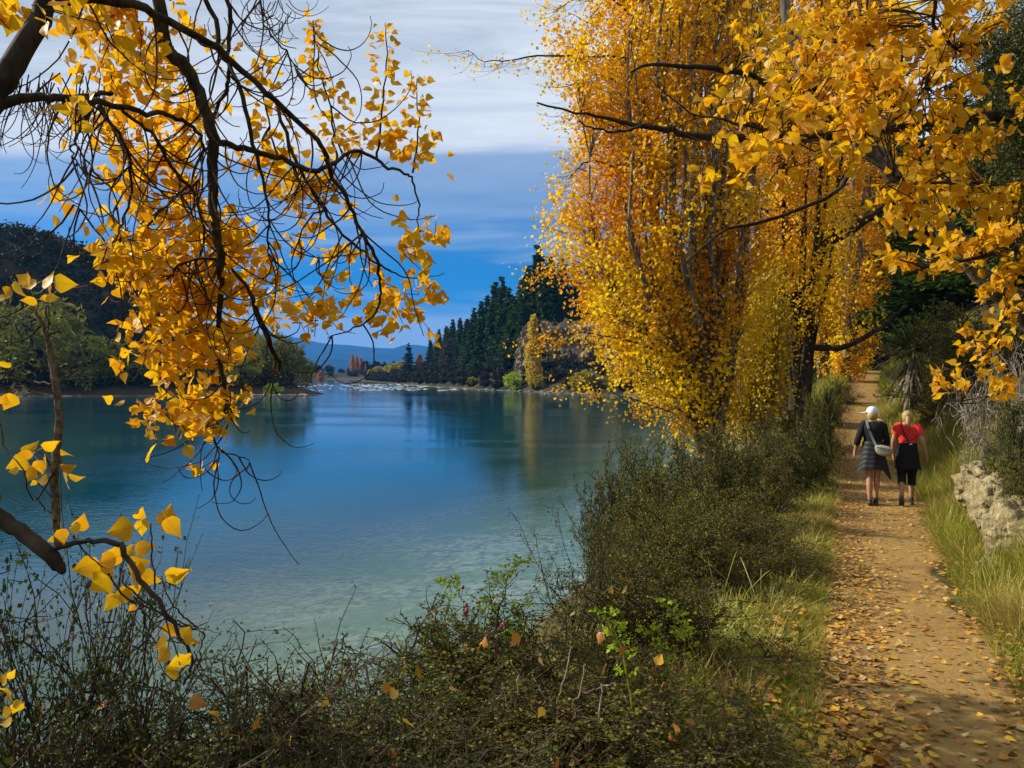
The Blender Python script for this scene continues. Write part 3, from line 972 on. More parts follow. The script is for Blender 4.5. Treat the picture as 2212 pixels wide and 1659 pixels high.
# left bank: hillside bush (one mass), willows, the point with its shrubs
def hillside():
    q = np.random.default_rng(90)
    N = 16000
    x = q.uniform(-300, -36, N)
    y = 158 + 250 * q.random(N) ** 1.4
    keep = (river_sd(x, y) > 5) & (x > -0.72 * y - 30)
    x, y = x[keep], y[keep]
    z = gh(x, y)
    # scrub gets sparse on the brown slopes farther off
    k2 = (y < 300) | (q.random(len(x)) < 0.25)
    x, y, z = x[k2], y[k2], z[k2]
    m = len(x)
    sc = q.uniform(0.8, 1.9, m)
    per = 22
    P = np.repeat(np.stack([x, y, z + .5 * sc], -1), per, 0) + rv(m * per, q) * (np.repeat(sc * 1.5, per) * q.random(m * per) ** .4)[:, None] * np.array([1, 1, .95])
    mb = MB().leaves(P, rv(len(P), q), rv(len(P), q), .85 * q.uniform(.6, 1.4, len(P)), 'quad')
    ob('hillside_bush', mb.mesh('hillside_bush', M_SCRUB), kind='stuff', label='dark native bush covering the shaded hillside across the river', cat='bush')


hillside()
_q = np.random.default_rng(91)
for k in range(30):
    u = -20 + k * 20 + _q.uniform(-8, 8)
    d = (159 if u < 520 else 168) + _q.uniform(0, 8)
    put_tree('riverside_tree', SCR[(k * 2) % 4] if k % 2 else WIL, (u - 1106) / F_ * d, d + 3, _q.uniform(1.2, 2.1) * (1.1 if u < 430 else .9), label='olive willow in the row of trees along the shaded far bank' if k % 2 == 0 else 'dark tree in the row along the shaded far bank', cat='tree',
             group='olive willows of the shaded far bank' if k % 2 == 0 else 'dark trees of the shaded far bank')
for (u, d, s, sx, l) in ((70, 160, 4.6, 4.3, 'great olive yellow willow at the foot of the shaded hill'), (185, 158, 2.6, 2.8, 'lower olive willow beside the great one at the foot of the hill'),
                         (585, 168, 2.9, 2.0, 'yellow green willow on the point of the far bank'), (622, 170, 2.7, 2.1, 'round olive willow at the very tip of the point'), (530, 172, 2.9, 2.0, 'bushy willow behind the point of the far bank')):
    put_tree('willow_tree', WIL, (u - 1106) / F_ * d, d + 2, s, sxy=sx, label=l, cat='willow')
o = put_tree('lime_bush', LIMEB, (590 - 1106) / F_ * 157.5, 157.5, .9, sxy=1.3, label='small lime green bush on the stones at the point of the far bank', cat='shrub')
o.location.z = 0.15


def boulder(seed, mat, detail=3, jag=.28):
    import bmesh
    bm = bmesh.new()
    bmesh.ops.create_icosphere(bm, subdivisions=detail, radius=1.0)
    r = np.random.default_rng(seed)
    ph = r.uniform(0, 6.28, 9)
    planes = rv(9, r)
    for v in bm.verts:
        p = np.array(v.co)
        k = min(1.0, min(.74 / max(p @ n, .3) for n in planes) + .05)
        w = math.sin(p[0] * 4 + ph[0]) * math.sin(p[1] * 5 + ph[1]) * .07 + math.sin(p[2] * 9 + p[0] * 6 + ph[2]) * .04
        v.co = Vector(p * (k + w * jag * 3))
    me = bpy.data.meshes.new('boulder')
    bm.to_mesh(me)
    bm.free()
    me.materials.append(mat)
    return me


BOULD = [boulder(200 + k, M_STONE, 2) for k in range(4)]
for k in range(22):
    u = 545 + k * 5.6 + _q.uniform(-3, 3)
    dd = 154.5 + _q.uniform(-1.0, 2)
    big = k in (10, 20)
    ob('river_stone', BOULD[k % 4], loc=((u - 1106) / F_ * dd, dd, 0.05), rot=(0, 0, _q.uniform(0, 6)), scale=(1.2 if big else _q.uniform(.4, .8), .7, .55 if big else _q.uniform(.25, .45)),
       label='grey stone at the waterline of the point on the far bank', cat='stone', group='stones of the far point')
for k in range(16):
    u = 960 + k * 24 + _q.uniform(-8, 8)
    x_, y_ = np.interp(u, [951, 1051, 1151, 1251, 1360], [-24.6, -7.2, 5.2, 15.2, 24]), np.interp(u, [951, 1051, 1151, 1251, 1360], [263, 218, 190, 174, 159])
    ob('shingle_stone', BOULD[k % 4], loc=(x_ - .6, y_ - .6, 0.05), rot=(0, 0, _q.uniform(0, 6)), scale=(_q.uniform(.6, 1.5), .7, .35), label='pale stone at the waterline of the wooded shore', cat='stone', group='stones of the wooded shore')


# white water of the rapid at the bend
def foam():
    q = np.random.default_rng(95)
    m, nt = newmat('river foam')
    pos = nt.n('ShaderNodeNewGeometry').outputs['Position']
    nz = nt.noise(pos, 1.2, 4.0)
    p = nt.n('ShaderNodeBsdfPrincipled', i_Base_Color=nt.mix(nz, (0.30, 0.40, 0.45), (0.62, 0.70, 0.74)), i_Roughness=0.6)
    finish(nt, p.outputs[0])
    mb = MB()
    for k in range(260):
        d = q.uniform(205, 330)
        u = q.normal(850 + (260 - d) * .35, 85)
        x = (u - 1106) / F_ * d
        if river_sd(np.array([x]), np.array([d]))[0] > -1.5:
            continue
        l, w = q.uniform(.2, 1.3), q.uniform(.03, .13)
        n = 7
        s = np.linspace(-1, 1, n)
        top = np.stack([x + s * l, d + w * (1 - s * s) + .05 * q.normal(size=n), np.full(n, .02)], -1)
        mid = np.stack([x + s * l, d + np.zeros(n), .02 + .12 * (1 - s * s) * q.uniform(.3, 1, n)], -1)
        bot = np.stack([x + s * l, d - w * (1 - s * s) + .05 * q.normal(size=n), np.full(n, .02)], -1)
        V = np.concatenate([bot, mid, top])
        i = np.arange(n - 1)
        mb.add(V, np.concatenate([np.stack([i, i + 1, i + n + 1, i + n], -1), np.stack([i + n, i + n + 1, i + 2 * n + 1, i + 2 * n], -1)]))
    ob('rapid_foam', mb.mesh('rapid_foam', m, True), kind='stuff', label='white water of the rapid where the river bends', cat='foam')


foam()

# ------------------------------------------------------------------ near poplars
LEAF['blade'] = (np.array([[0, -.035, 0], [0, .035, 0], [.55, .025, -.04], [.55, -.025, -.04], [1, 0, -.22]], float), np.array([[0, 1, 2], [0, 2, 3], [3, 2, 4]]))


def jit(pts, n, amp, r):
    """resample a polyline to n points with a Catmull curve and a little wander"""
    p = np.asarray(pts, float)
    k = len(p)
    t = np.linspace(0, k - 1, n)
    i = np.clip(t.astype(int), 0, k - 2)
    f = (t - i)[:, None]
    p0, p1, p2, p3 = p[np.maximum(i - 1, 0)], p[i], p[i + 1], p[np.minimum(i + 2, k - 1)]
    c = .5 * (2 * p1 + (p2 - p0) * f + (2 * p0 - 5 * p1 + 4 * p2 - p3) * f ** 2 + (3 * p1 - p0 - 3 * p2 + p3) * f ** 3)
    w = r.normal(size=c.shape) * amp
    w[0] = w[-1] = 0
    return c + w


def poplar_clump(name, rows, d, base, seed, n_clu, per, size, n_stem, label, r0=0.07, mat=None, bark=None, yscale=.85, top_extra=(-700, .35), trunk=None, leaf_low=0.0, tipd=-.3):
    """a many stemmed poplar: rows of (v, left u, right u) give the crown's outline as it stands at distance d"""
    q = np.random.default_rng(seed)
    rows = sorted(rows)
    v = np.array([r[0] for r in rows], float)
    L = np.array([r[1] for r in rows], float)
    R = np.array([r[2] for r in rows], float)
    k = d / F_
    z = ZC - (v - 806) * k
    cx = ((L + R) / 2 - 1106) * k
    rr = (R - L) / 2 * k
    zt = ZC - (top_extra[0] - 806) * k
    z = np.concatenate([[zt], z])
    cx = np.concatenate([[cx[0]], cx])
    rr = np.concatenate([[rr[0] * top_extra[1]], rr])
    o = np.argsort(z)
    z, cx, rr = z[o], cx[o], rr[o]
    b = np.array([(base[0] - 1106) * k, d, 0.0])
    b[2] = ground_at(b[0], d)
    z0 = b[2]
    root = ob(name, None, loc=b, label=label, cat='poplar tree', group=None)
    fz = np.linspace(0, 1, 14)
    stems, rad = [], []
    mb = MB()
    for j in range(n_stem):
        front = j % 2 == 0
        a = -math.pi / 2 + q.normal() * .75 if front else q.random() * 6.283
        kk = q.uniform(.55, .98) if front else q.random() ** .5 * .82
        ht = z0 + (zt - z0) * q.uniform(.55, 1.0)
        zz = z0 - .1 + (ht - z0) * fz
        c, r = np.interp(zz, z, cx), np.interp(zz, z, rr)
        g = np.clip(fz / .6, 0, 1) ** .75
        x = b[0] * (1 - g) + c * g + r * kk * math.cos(a) * g + .05 * q.normal(size=14) + .12 * (1 - g) * math.cos(a)
        y = d + r * kk * math.sin(a) * g * yscale + .05 * q.normal(size=14) + .12 * (1 - g) * math.sin(a)
        P = np.stack([x, y, zz], -1) - b
        rs = r0 * q.uniform(.5, 1.25) * np.linspace(1, .12, 14)
        mb.tube(P, rs, 5)
        stems.append(P)
        rad.append(rs)
    if trunk is not None:
        for pts, w0, w1 in trunk:
            P = np.array([D(*p) if len(p) == 3 else p for p in pts]) - b
            P = jit(P, len(P) * 3, .02, q)
            mb.tube(P, np.linspace(w0, w1, len(P)), 8)
            stems.append(P)
            rad.append(np.linspace(w0, w1, len(P)))
    SP = np.concatenate(stems)
    # clumps of leaves
    zl = z0 + (np.interp(leaf_low, [0, 1], [0, zt - z0]))
    zz = q.uniform(max(z[0], zl), min(zt, ZC + 13.5 * d / 19), n_clu * 6)
    w = np.interp(zz, z, rr)
    keep = q.random(len(zz)) < (w / w.max()) ** 1.6
    zz = zz[keep][:n_clu]
    w = np.interp(zz, z, rr)
    a = q.random(len(zz)) * 6.283
    kk = q.random(len(zz)) ** .5
    # uneven outline: bays and bulges
    bay = 1 + .16 * np.sin(a * 3 + zz * 1.3) + .12 * np.sin(a * 5 - zz * 2.1)
    C = np.stack([np.interp(zz, z, cx) + w * kk * bay * np.cos(a), d + w * kk * bay * np.sin(a) * yscale, zz], -1) - b
    m = len(C)
    # twig from the nearest lower stem point to the clump
    A = np.empty_like(C)
    for s in range(0, m, 400):
        cc = C[s:s + 400]
        dd = np.linalg.norm((SP[None] - cc[:, None] + np.array([0, 0, .55])), axis=-1) + 5.0 * (SP[None, :, 2] > cc[:, None, 2] - .15)
        A[s:s + 400] = SP[np.argmin(dd, 1)]
    mid = (A + C) / 2 + np.array([0, 0, .12]) + q.normal(size=C.shape) * .08
    mb.segs(A, mid, .016, .010)
    mb.segs(mid, C, .010, .004)
    nt = 3
    tips = np.repeat(C, nt, 0) + rv(m * nt, q) * .28
    mb.segs(np.repeat(C, nt, 0), tips, .005, .002)
    ob('stems', mb.mesh('stems', bark or M_BARK_PALE), root)
    P = np.repeat(C, per, 0) + q.normal(size=(m * per, 3)) * np.array([.17, .17, .30]) * np.repeat(q.uniform(.6, 1.35, m), per)[:, None]
    lf = MB().leaves(P, rv(len(P), q) + np.array([0, 0, tipd]), rv(len(P), q), size * q.uniform(.65, 1.25, len(P)), 'quad')
    fo = ob('foliage', lf.mesh('foliage', mat or M_LEAF_FAR), root)
    fo['kind'] = 'stuff'
    return root


rowsA = [(980, 1470, 1560), (900, 1410, 1590), (860, 1375, 1610), (780, 1315, 1630), (700, 1240, 1640), (600, 1200, 1650), (530, 1185, 1650), (450, 1215, 1650), (340, 1240, 1650), (240, 1205, 1650), (130, 1215, 1655), (0, 1275, 1665), (-300, 1300, 1650)]
MA = poplar_clump('golden_poplar', rowsA, 19.0, (1540, 940), 301, 1700, 46, .105, 32, 'broad golden poplar fanning out from one foot at the water beside the path', r0=.085, yscale=.8)
rowsB = [(900, 1640, 1790), (800, 1600, 1810), (600, 1570, 1840), (400, 1570, 1850), (200, 1580, 1870), (0, 1590, 1880), (-300, 1600, 1880)]
MBt = poplar_clump('dark_stemmed_poplar', rowsB, 26.0, (1722, 860), 302, 1150, 40, .115, 9, 'golden poplar with stout dark trunks behind the fanning one, close to the path', r0=.10, bark=M_BARK, leaf_low=.12,
                   trunk=[([(1722, 885, 26), (1720, 800, 26), (1714, 700, 26), (1700, 560, 26), (1690, 420, 26.2), (1682, 200, 26.4), (1680, -60, 26.6)], .30, .14),
                          ([(1735, 885, 25.8), (1745, 760, 25.8), (1752, 640, 25.8), (1775, 540, 25.7), (1835, 500, 25.5), (1880, 470, 25.3), (1925, 440, 25)], .24, .10),
                          ([(1700, 885, 26.2), (1668, 700, 26.4), (1640, 540, 26.6), (1620, 300, 26.8), (1612, 60, 27)], .18, .07),
                          ([(1738, 748, 25.8), (1790, 752, 25.4), (1825, 750, 25), (1891, 715, 24.6), (1930, 685, 24.4), (1958, 662, 24)], .12, .05)])
rowsC = [(830, 1790, 1870), (760, 1780, 1890), (600, 1790, 1910), (400, 1800, 1925), (200, 1810, 1930), (0, 1810, 1930), (-200, 1820, 1930)]
poplar_clump('far_path_poplar', rowsC, 41.0, (1826, 830), 303, 620, 34, .17, 7, 'slim orange poplar at the far end of the path', r0=.12, yscale=.9)
rowsC2 = [(790, 1750, 1800), (700, 1735, 1815), (500, 1740, 1815), (300, 1740, 1820), (0, 1750, 1820)]
poplar_clump('far_path_poplar', rowsC2, 48.0, (1775, 830), 305, 420, 34, .19, 6, 'orange poplar behind the stout dark trunks', r0=.12, yscale=.9)
rowsD = [(930, 1580, 1670), (880, 1565, 1690), (800, 1570, 1700), (720, 1590, 1700), (640, 1610, 1690)]
poplar_clump('poplar_sucker', rowsD, 21.5, (1625, 920), 304, 330, 34, .095, 9, 'low bright yellow poplar suckers sprouting between the two big poplars', r0=.03, mat=M_LEAF_LIME, top_extra=(560, .4), tipd=.2)

# bare arching boughs of the fanning poplar reaching out over the river
def outreach(root, traces, d, seed, leaf_n=26, sz=.085):
    q = np.random.default_rng(seed)
    b = np.array(root.location)
    lb = MB()
    for pts, w, hang in traces:
        mb = MB()
        P = jit([D(u, v, d) for u, v in pts], 16, .012, q) - b
        mb.tube(P, np.linspace(w, .006, 16), 5)
        for k in range(hang):
            s = P[int(q.integers(4, 16))]
            n = 7
            dr = np.array([q.normal() * .35 - .35, q.normal() * .4, -q.uniform(.2, .9)])
            st = np.cumsum(np.concatenate([[np.zeros(3)], np.linspace(1, .6, n - 1)[:, None] * dr * .16 + np.array([[-.02, 0, .018]]) * np.arange(n - 1)[:, None]]), 0)
            mb.tube(s + st, np.linspace(.006, .002, n), 3)
            if q.random() < .75:
                c = s + st[int(q.integers(2, n))]
                L = c + q.normal(size=(leaf_n // 3, 3)) * .13
                lb.leaves(L, rv(len(L), q) + np.array([0, 0, -.4]), rv(len(L), q), sz * q.uniform(.7, 1.2, len(L)), 'quad')
        ob('bough', mb.mesh('bough', M_TWIG), root)
    f = ob('bough_leaves', lb.mesh('bough_leaves', M_LEAF_FAR), root)
    f['kind'] = 'stuff'


outreach(MA, [([(1420, 170), (1339, 127), (1262, 127), (1179, 123), (1122, 132), (1072, 137), (1036, 133), (1012, 113)], .035, 26),
              ([(1380, 60), (1330, 10), (1280, -10), (1235, 5), (1205, 25)], .03, 18),
              ([(1400, 330), (1330, 280), (1260, 250), (1215, 245)], .03, 24),
              ([(1420, 430), (1340, 370), (1270, 350), (1230, 385)], .03, 24),
              ([(1420, 620), (1340, 590), (1240, 575), (1165, 575)], .03, 34),
              ([(1430, 760), (1350, 735), (1270, 720), (1195, 720)], .03, 34),
              ([(1450, 890), (1390, 868), (1330, 850), (1288, 822)], .02, 30),
              ([(1400, 260), (1340, 190), (1290, 165), (1230, 190)], .03, 26)], 18.6, 310, 34)


# ------------------------------------------------------------------ hanging poplar over the viewer's left
def leaf_obj_mesh(seed):
    """one broad poplar leaf with its petiole, softly folded and curled"""
    q = np.random.default_rng(seed)
    st = np.array([0, .05, .14, .28, .46, .68, .86, 1.0])
    wd = np.array([.03, .27, .41, .46, .36, .19, .07, .0]) * q.uniform(.9, 1.12)
    x0 = np.array([.0, -.015, .02, .0, .0, .0, .0, .0])
    cols = np.array([-1, -.5, 0, .5, 1.0])
    fold, cl, tw = q.uniform(.02, .30), q.uniform(-.25, .18), q.uniform(-.18, .18)
    V = []
    for a, w, dx in zip(st, wd, x0):
        for c in cols:
            y = c * w
            z = fold * abs(y) + cl * a * a + tw * y * a * 2 + .025 * math.sin(a * 9 + c * 3 + seed) * abs(c)
            V.append((a + dx * abs(c) - .05 * abs(c) * (a < .1), y, z))
    n = len(cols)
    i = np.arange(n - 1)[None] + (np.arange(len(st) - 1) * n)[:, None]
    Fq = np.stack([i, i + n, i + n + 1, i + 1], -1).reshape(-1, 4)
    m = len(V)
    V += [(0, .012, 0), (0, -.012, 0), (-.24, -.009, .03), (-.24, .009, .03), (-.5, 0, .1)]
    return mesh('leaf', np.array(V), [Fq, np.array([[m, m + 1, m + 2], [m, m + 2, m + 3], [m + 3, m + 2, m + 4]])], M_LEAF_OBJ, True)


LEAF_ME = [leaf_obj_mesh(400 + k) for k in range(8)]


def basis(t, nrm):
    t = norm(t)
    y = norm(np.cross(nrm, t))
    z = np.cross(t, y)
    return Matrix(np.stack([t, y, z], 1).tolist())


def split_leaves(root, L, name='foliage', count=300, mat=None):
    """L: list of (P, t, n, size) arrays; the leaves that show largest become objects"""
    P, t, n, s = (np.concatenate([l[i] for l in L]) for i in range(4))
    b = np.array(root.location)
    app = s / np.maximum(P[:, 1], .3)
    px = np.abs(P[:, 0] / P[:, 1] * F_) < 1130
    o = np.argsort(-(app * px))
    near, rest = o[:count], o[count:]
    for i in near:
        ob('leaf', LEAF_ME[i % 8], root, loc=P[i] - b, rot=basis(t[i], n[i]).to_euler(), scale=float(s[i]))
    if len(rest):
        mb = MB().leaves(P[rest] - b, t[rest], n[rest], s[rest], 'poplar')
        f = ob(name, mb.mesh(name, mat or M_LEAF), root)
        f['kind'] = 'stuff'


class Traced:
    def __init__(self, b, r):
        self.b, self.q, self.pool = b, r, []

    def limb(self, mb, pts, sides=7, n=None, amp=.004, dfun=None):
        """pts: (u, v, width px, d)"""
        P = np.array([D(u, v, d) for u, v, w, d in pts])
        w = np.array([w * d / F_ / 2 for u, v, w, d in pts])
        m = n or len(P) * 3
        Q = jit(P, m, amp, self.q)
        r = np.interp(np.linspace(0, 1, m), np.linspace(0, 1, len(w)), w)
        mb.tube(Q - self.b, r, sides)
        self.pool.append(Q)
        return Q


def blob_leaves(blobs, q, size, tip=-.35):
    out, tw0, tw1 = [], [], []
    for (u, v, ru, rv_, d, n) in blobs:
        c = D(u, v, d)
        k = d / F_
        ns = max(1, n // 9)
        # short leafy shoots through the cluster
        s0 = c + np.clip(q.normal(size=(ns, 3)), -1.9, 1.9) * np.array([ru * k * .48, .26, rv_ * k * .48])
        dr = norm(q.normal(size=(ns, 3)) + np.array([0, 0, -.2])) * q.uniform(.07, .24, ns)[:, None]
        tw0.append(s0)
        tw1.append(s0 + dr)
        i = q.integers(0, ns, n)
        P = s0[i] + dr[i] * q.random(n)[:, None] + q.normal(size=(n, 3)) * .035
        t = rv(n, q) + np.array([0, 0, tip])
        # blades turn towards the light and the viewer
        nn = rv(n, q) * .9 + np.array([-.25, -.55, .25])
        out.append((P, t, nn, size * q.uniform(.65, 1.15, n)))
    return out, np.concatenate(tw0), np.concatenate(tw1)


def left_tree():
    q = np.random.default_rng(500)
    bx, by = -3.5, 3.1
    b = np.array([bx, by, ground_at(bx, by)])
    root = ob('overhanging_poplar', None, loc=b, label='old golden poplar whose dark drooping limbs and curled twigs hang over the river', cat='poplar tree')
    T = Traced(b, q)
    mb = MB()
    P = jit([b + [0, 0, -.3], b + [.1, 0, 1.2], [-3.2, 3.05, 3.2], [-2.7, 3.0, 4.6], D(-25, 240, 2.9)], 16, .01, q)
    mb.tube(P - b, np.linspace(.24, .05, 16), 10)
    ob('trunk', mb.mesh('trunk', M_BARK, True), root)
    E = lambda d, *p: [(u, v, w, d0) for (u, v, w), d0 in zip(p, np.linspace(d[0], d[1], len(p)))]
    limbs = [
        E((2.9, 3.2), (-40, 262, 66), (-10, 215, 56), (20, 165, 50), (60, 105, 44), (95, 40, 42), (130, -25, 36), (180, -90, 26)),
        E((3.2, 4.6), (100, 20, 30), (160, 6, 26), (213, 3, 22), (300, 18, 20), (367, 47, 18), (467, 105, 16), (500, 133, 15), (567, 193, 13), (633, 253, 12), (683, 300, 11), (705, 337, 10), (715, 370, 10), (745, 427, 9), (768, 467, 8),
          (798, 528, 8), (815, 568, 7), (820, 605, 6), (825, 631, 5), (818, 658, 5), (805, 685, 4), (778, 705, 4), (748, 718, 3), (708, 731, 2)),
        E((4.0, 4.4), (330, -80, 28), (345, -10, 27), (357, 67, 29), (367, 117, 30), (400, 143, 28), (430, 193, 26), (450, 250, 25), (463, 300, 25), (463, 333, 23), (460, 383, 22), (463, 433, 21), (467, 500, 19), (477, 540, 17), (480, 600, 14), (474, 670, 12), (470, 731, 11), (480, 801, 10), (487, 851, 8), (500, 885, 6), (513, 905, 3)),
        E((2.9, 4.0), (-30, 258, 28), (33, 223, 22), (100, 213, 18), (150, 213, 16), (200, 217, 15), (243, 230, 13), (293, 238, 12), (333, 247, 11), (367, 253, 10), (400, 267, 9), (427, 283, 8), (440, 313, 6), (437, 350, 4)),
        E((3.3, 3.5), (133, 214, 12), (200, 210, 11), (247, 204, 10)),
        E((3.5, 3.7), (207, 217, 7), (190, 265, 6), (173, 293, 6), (160, 318, 5), (163, 343, 4), (178, 365, 3), (193, 383, 2)),
        E((3.5, 3.7), (163, 312, 4), (200, 366, 4), (233, 400, 4), (253, 430, 3), (247, 457, 3), (213, 467, 3), (163, 443, 2)),
        E((3.6, 4.0), (217, 230, 8), (253, 280, 8), (280, 323, 8), (287, 367, 7), (287, 417, 6), (273, 467, 5), (263, 500, 5), (257, 553, 4), (262, 600, 3)),
        E((3.7, 4.3), (267, 240, 8), (300, 263, 8), (333, 293, 8), (353, 327, 8), (373, 360, 8), (400, 390, 8), (423, 420, 7), (436, 470, 6), (440, 520, 5), (430, 580, 4), (436, 620, 3)),
        E((4.3, 4.7), (455, 311, 18), (479, 313, 15), (519, 320, 14), (555, 333, 13), (602, 340, 12), (642, 360, 12), (675, 370, 11), (705, 363, 10), (729, 350, 9), (752, 333, 8), (775, 327, 8), (802, 340, 7), (835, 360, 7), (869, 373, 6), (889, 383, 5), (895, 410, 4), (905, 440, 4), (902, 473, 3), (902, 515, 2)),
        E((4.2, 4.5), (443, -5, 11), (467, 50, 11), (480, 117, 11), (500, 150, 10), (533, 233, 10), (547, 300, 9), (560, 350, 8), (575, 420, 6), (583, 480, 5), (578, 530, 4), (590, 560, 3)),
        E((4.2, 4.4), (490, -5, 10), (503, 43, 10), (497, 100, 9), (497, 167, 9), (490, 200, 9), (467, 250, 8), (450, 283, 8)),
        E((4.4, 4.6), (565, -5, 5), (575, 50, 5), (595, 87, 4), (622, 113, 4), (635, 140, 3), (645, 160, 2)),
        E((4.4, 4.7), (575, 200, 8), (598, 223, 8), (622, 300, 8), (645, 360, 8), (669, 400, 7), (702, 457, 7), (732, 500, 6), (785, 545, 6), (808, 565, 5), (845, 585, 3)),
        E((4.3, 4.4), (433, 390, 7), (400, 410, 6), (350, 455, 6), (310, 500, 5), (300, 555, 4), (330, 610, 3)),
        E((4.1, 4.2), (470, 560, 7), (420, 560, 6), (375, 590, 6), (340, 640, 5), (325, 700, 4), (330, 740, 3)),
        E((4.4, 4.6), (480, 568, 7), (520, 600, 6), (560, 690, 14), (575, 720, 13), (598, 770, 9), (605, 795, 5), (590, 806, 3)),
        E((4.3, 4.5), (490, 880, 6), (470, 910, 5), (462, 950, 4), (480, 975, 3), (510, 985, 3), (538, 995, 2), (530, 1020, 2)),
        E((4.3, 4.5), (462, 950, 4), (470, 985, 3), (460, 1005, 2), (440, 1012, 1.5)),
        # upright leafy shoots
        E((4.7, 4.7), (729, 350, 6), (722, 300, 5), (715, 233, 4), (695, 167, 3.5), (685, 100, 3), (679, 50, 2)),
        E((4.75, 4.75), (815, 343, 6), (822, 290, 5), (829, 217, 4), (834, 133, 3), (835, 67, 2)),
        E((4.8, 4.8), (892, 375, 5), (902, 317, 4), (902, 250, 3), (902, 173, 2)),
        E((4.6, 4.6), (602, 335, 5), (585, 280, 4), (575, 233, 4), (568, 167, 3), (582, 127, 2)),
        E((4.7, 4.6), (702, 457, 5), (660, 480, 4), (650, 530, 3), (690, 560, 2)),
        E((4.7, 4.8), (815, 568, 5), (850, 590, 4), (880, 600, 3), (930, 600, 2), (960, 590, 1.5)),
    ]
    for k, l in enumerate(limbs):
        m1 = MB()
        T.limb(m1, l, 8 if l[0][2] > 12 else 5, amp=.005)
        ob('limb', m1.mesh('limb', M_BARK, True), root)
    # curled hanging twigs
    pool = np.concatenate(T.pool)
    tw = MB()
    pool = pool[(pool[:, 1] > 3.2) & (pool[:, 0] / pool[:, 1] * F_ + 1106 < 790)]
    tips = []
    for k in range(220):
        s = pool[int(q.integers(0, len(pool)))]
        n = 14
        L = q.uniform(.22, .75)
        ang = q.uniform(-2.4, -.7)
        cur = q.choice([-1, 1]) * q.uniform(.5, 3.3)
        an = ang + cur * np.linspace(0, 1, n) ** 1.6 + np.cumsum(q.normal(size=n) * .10)
        yy = q.normal() * .35
        step = np.stack([np.cos(an), np.full(n, yy), np.sin(an)], -1) * (L / n)
        Q = s + np.concatenate([[np.zeros(3)], np.cumsum(step, 0)])
        tw.tube(Q - b, np.linspace(.0052, .0022, n + 1), 4)
        tips.append(Q[-1])
    # bunches of fine twigs at the far left, under the horizontal limb
    for k in range(60):
        s = D(q.uniform(20, 230), q.uniform(160, 225), q.uniform(3.2, 3.8))
        n = 12
        an = q.uniform(-2.2, -1.2) + q.choice([-1, 1]) * q.uniform(.4, 2.6) * np.linspace(0, 1, n) ** 2
        step = np.stack([np.cos(an), np.full(n, q.normal() * .3), np.sin(an)], -1) * (q.uniform(.15, .42) / n)
        tw.tube(s - b + np.concatenate([[np.zeros(3)], np.cumsum(step, 0)]), np.linspace(.0035, .0016, n + 1), 3)
    for k in range(26):
        s = D(q.uniform(520, 640), q.uniform(-10, 60), q.uniform(4.3, 4.7))
        n = 12
        an = q.uniform(-2.2, -.8) + q.choice([-1, 1]) * q.uniform(1.0, 3.6) * np.linspace(0, 1, n) ** 1.5
        step = np.stack([np.cos(an), np.full(n, q.normal() * .3), np.sin(an)], -1) * (q.uniform(.15, .4) / n)
        tw.tube(s - b + np.concatenate([[np.zeros(3)], np.cumsum(step, 0)]), np.linspace(.0035, .0016, n + 1), 3)
    blobs = [(40, 30, 60, 30, 2.5, 12), (110, 70, 90, 60, 2.9, 26), (80, 150, 60, 40, 2.7, 9), (190, 60, 90, 60, 3.3, 55), (140, 140, 80, 40, 3.1, 12), (290, 40, 90, 50, 3.9, 90), (320, 120, 80, 60, 4.2, 100), (395, 30, 50, 40, 4.6, 60), (260, 90, 60, 50, 3.8, 60),
             (290, 200, 80, 60, 4.2, 130), (390, 210, 55, 70, 4.7, 80), (285, 300, 65, 60, 4.3, 120), (370, 310, 80, 70, 4.7, 120), (265, 385, 50, 45, 4.3, 70), (345, 410, 90, 55, 4.7, 120), (410, 450, 70, 50, 4.8, 80),
             (390, 540, 130, 60, 4.5, 230), (310, 570, 60, 60, 4.0, 90), (430, 620, 150, 55, 4.5, 250), (525, 540, 70, 80, 4.9, 150), (560, 630, 40, 40, 4.9, 60), (350, 680, 70, 45, 4.2, 100), (430, 715, 80, 45, 4.4, 120), (400, 790, 60, 45, 4.4, 100), (430, 760, 60, 40, 4.5, 60),
             (410, 870, 65, 40, 4.3, 110), (440, 900, 60, 35, 4.4, 60), (515, 850, 35, 45, 4.5, 40), (395, 930, 45, 22, 4.3, 28), (455, 998, 22, 8, 4.4, 6), (290, 750, 20, 30, 4.1, 8),
             (600, 370, 70, 45, 5.0, 60), (670, 420, 70, 50, 5.0, 60), (720, 430, 40, 60, 5.0, 40), (640, 320, 60, 40, 5.0, 45), (650, 535, 45, 28, 5.0, 24), (735, 505, 30, 30, 5.0, 16),
             (900, 560, 50, 50, 4.8, 60), (925, 605, 45, 18, 4.8, 30), (905, 500, 40, 25, 4.8, 25), (790, 560, 35, 45, 4.8, 35), (770, 665, 75, 40, 4.6, 95), (700, 700, 40, 25, 4.6, 30), (840, 650, 40, 30, 4.7, 35), (810, 720, 40, 10, 4.6, 6), (60, 240, 60, 12, 3.4, 10)]
    blobs = [(u, v, a, c, d, int(n * (1.3 if 430 < v < 820 and u < 620 else 1.1))) for u, v, a, c, d, n in blobs]
    L, t0, t1 = blob_leaves(blobs, q, .070)
    tw.segs(t0 - b, t1 - b, .0035, .0018)
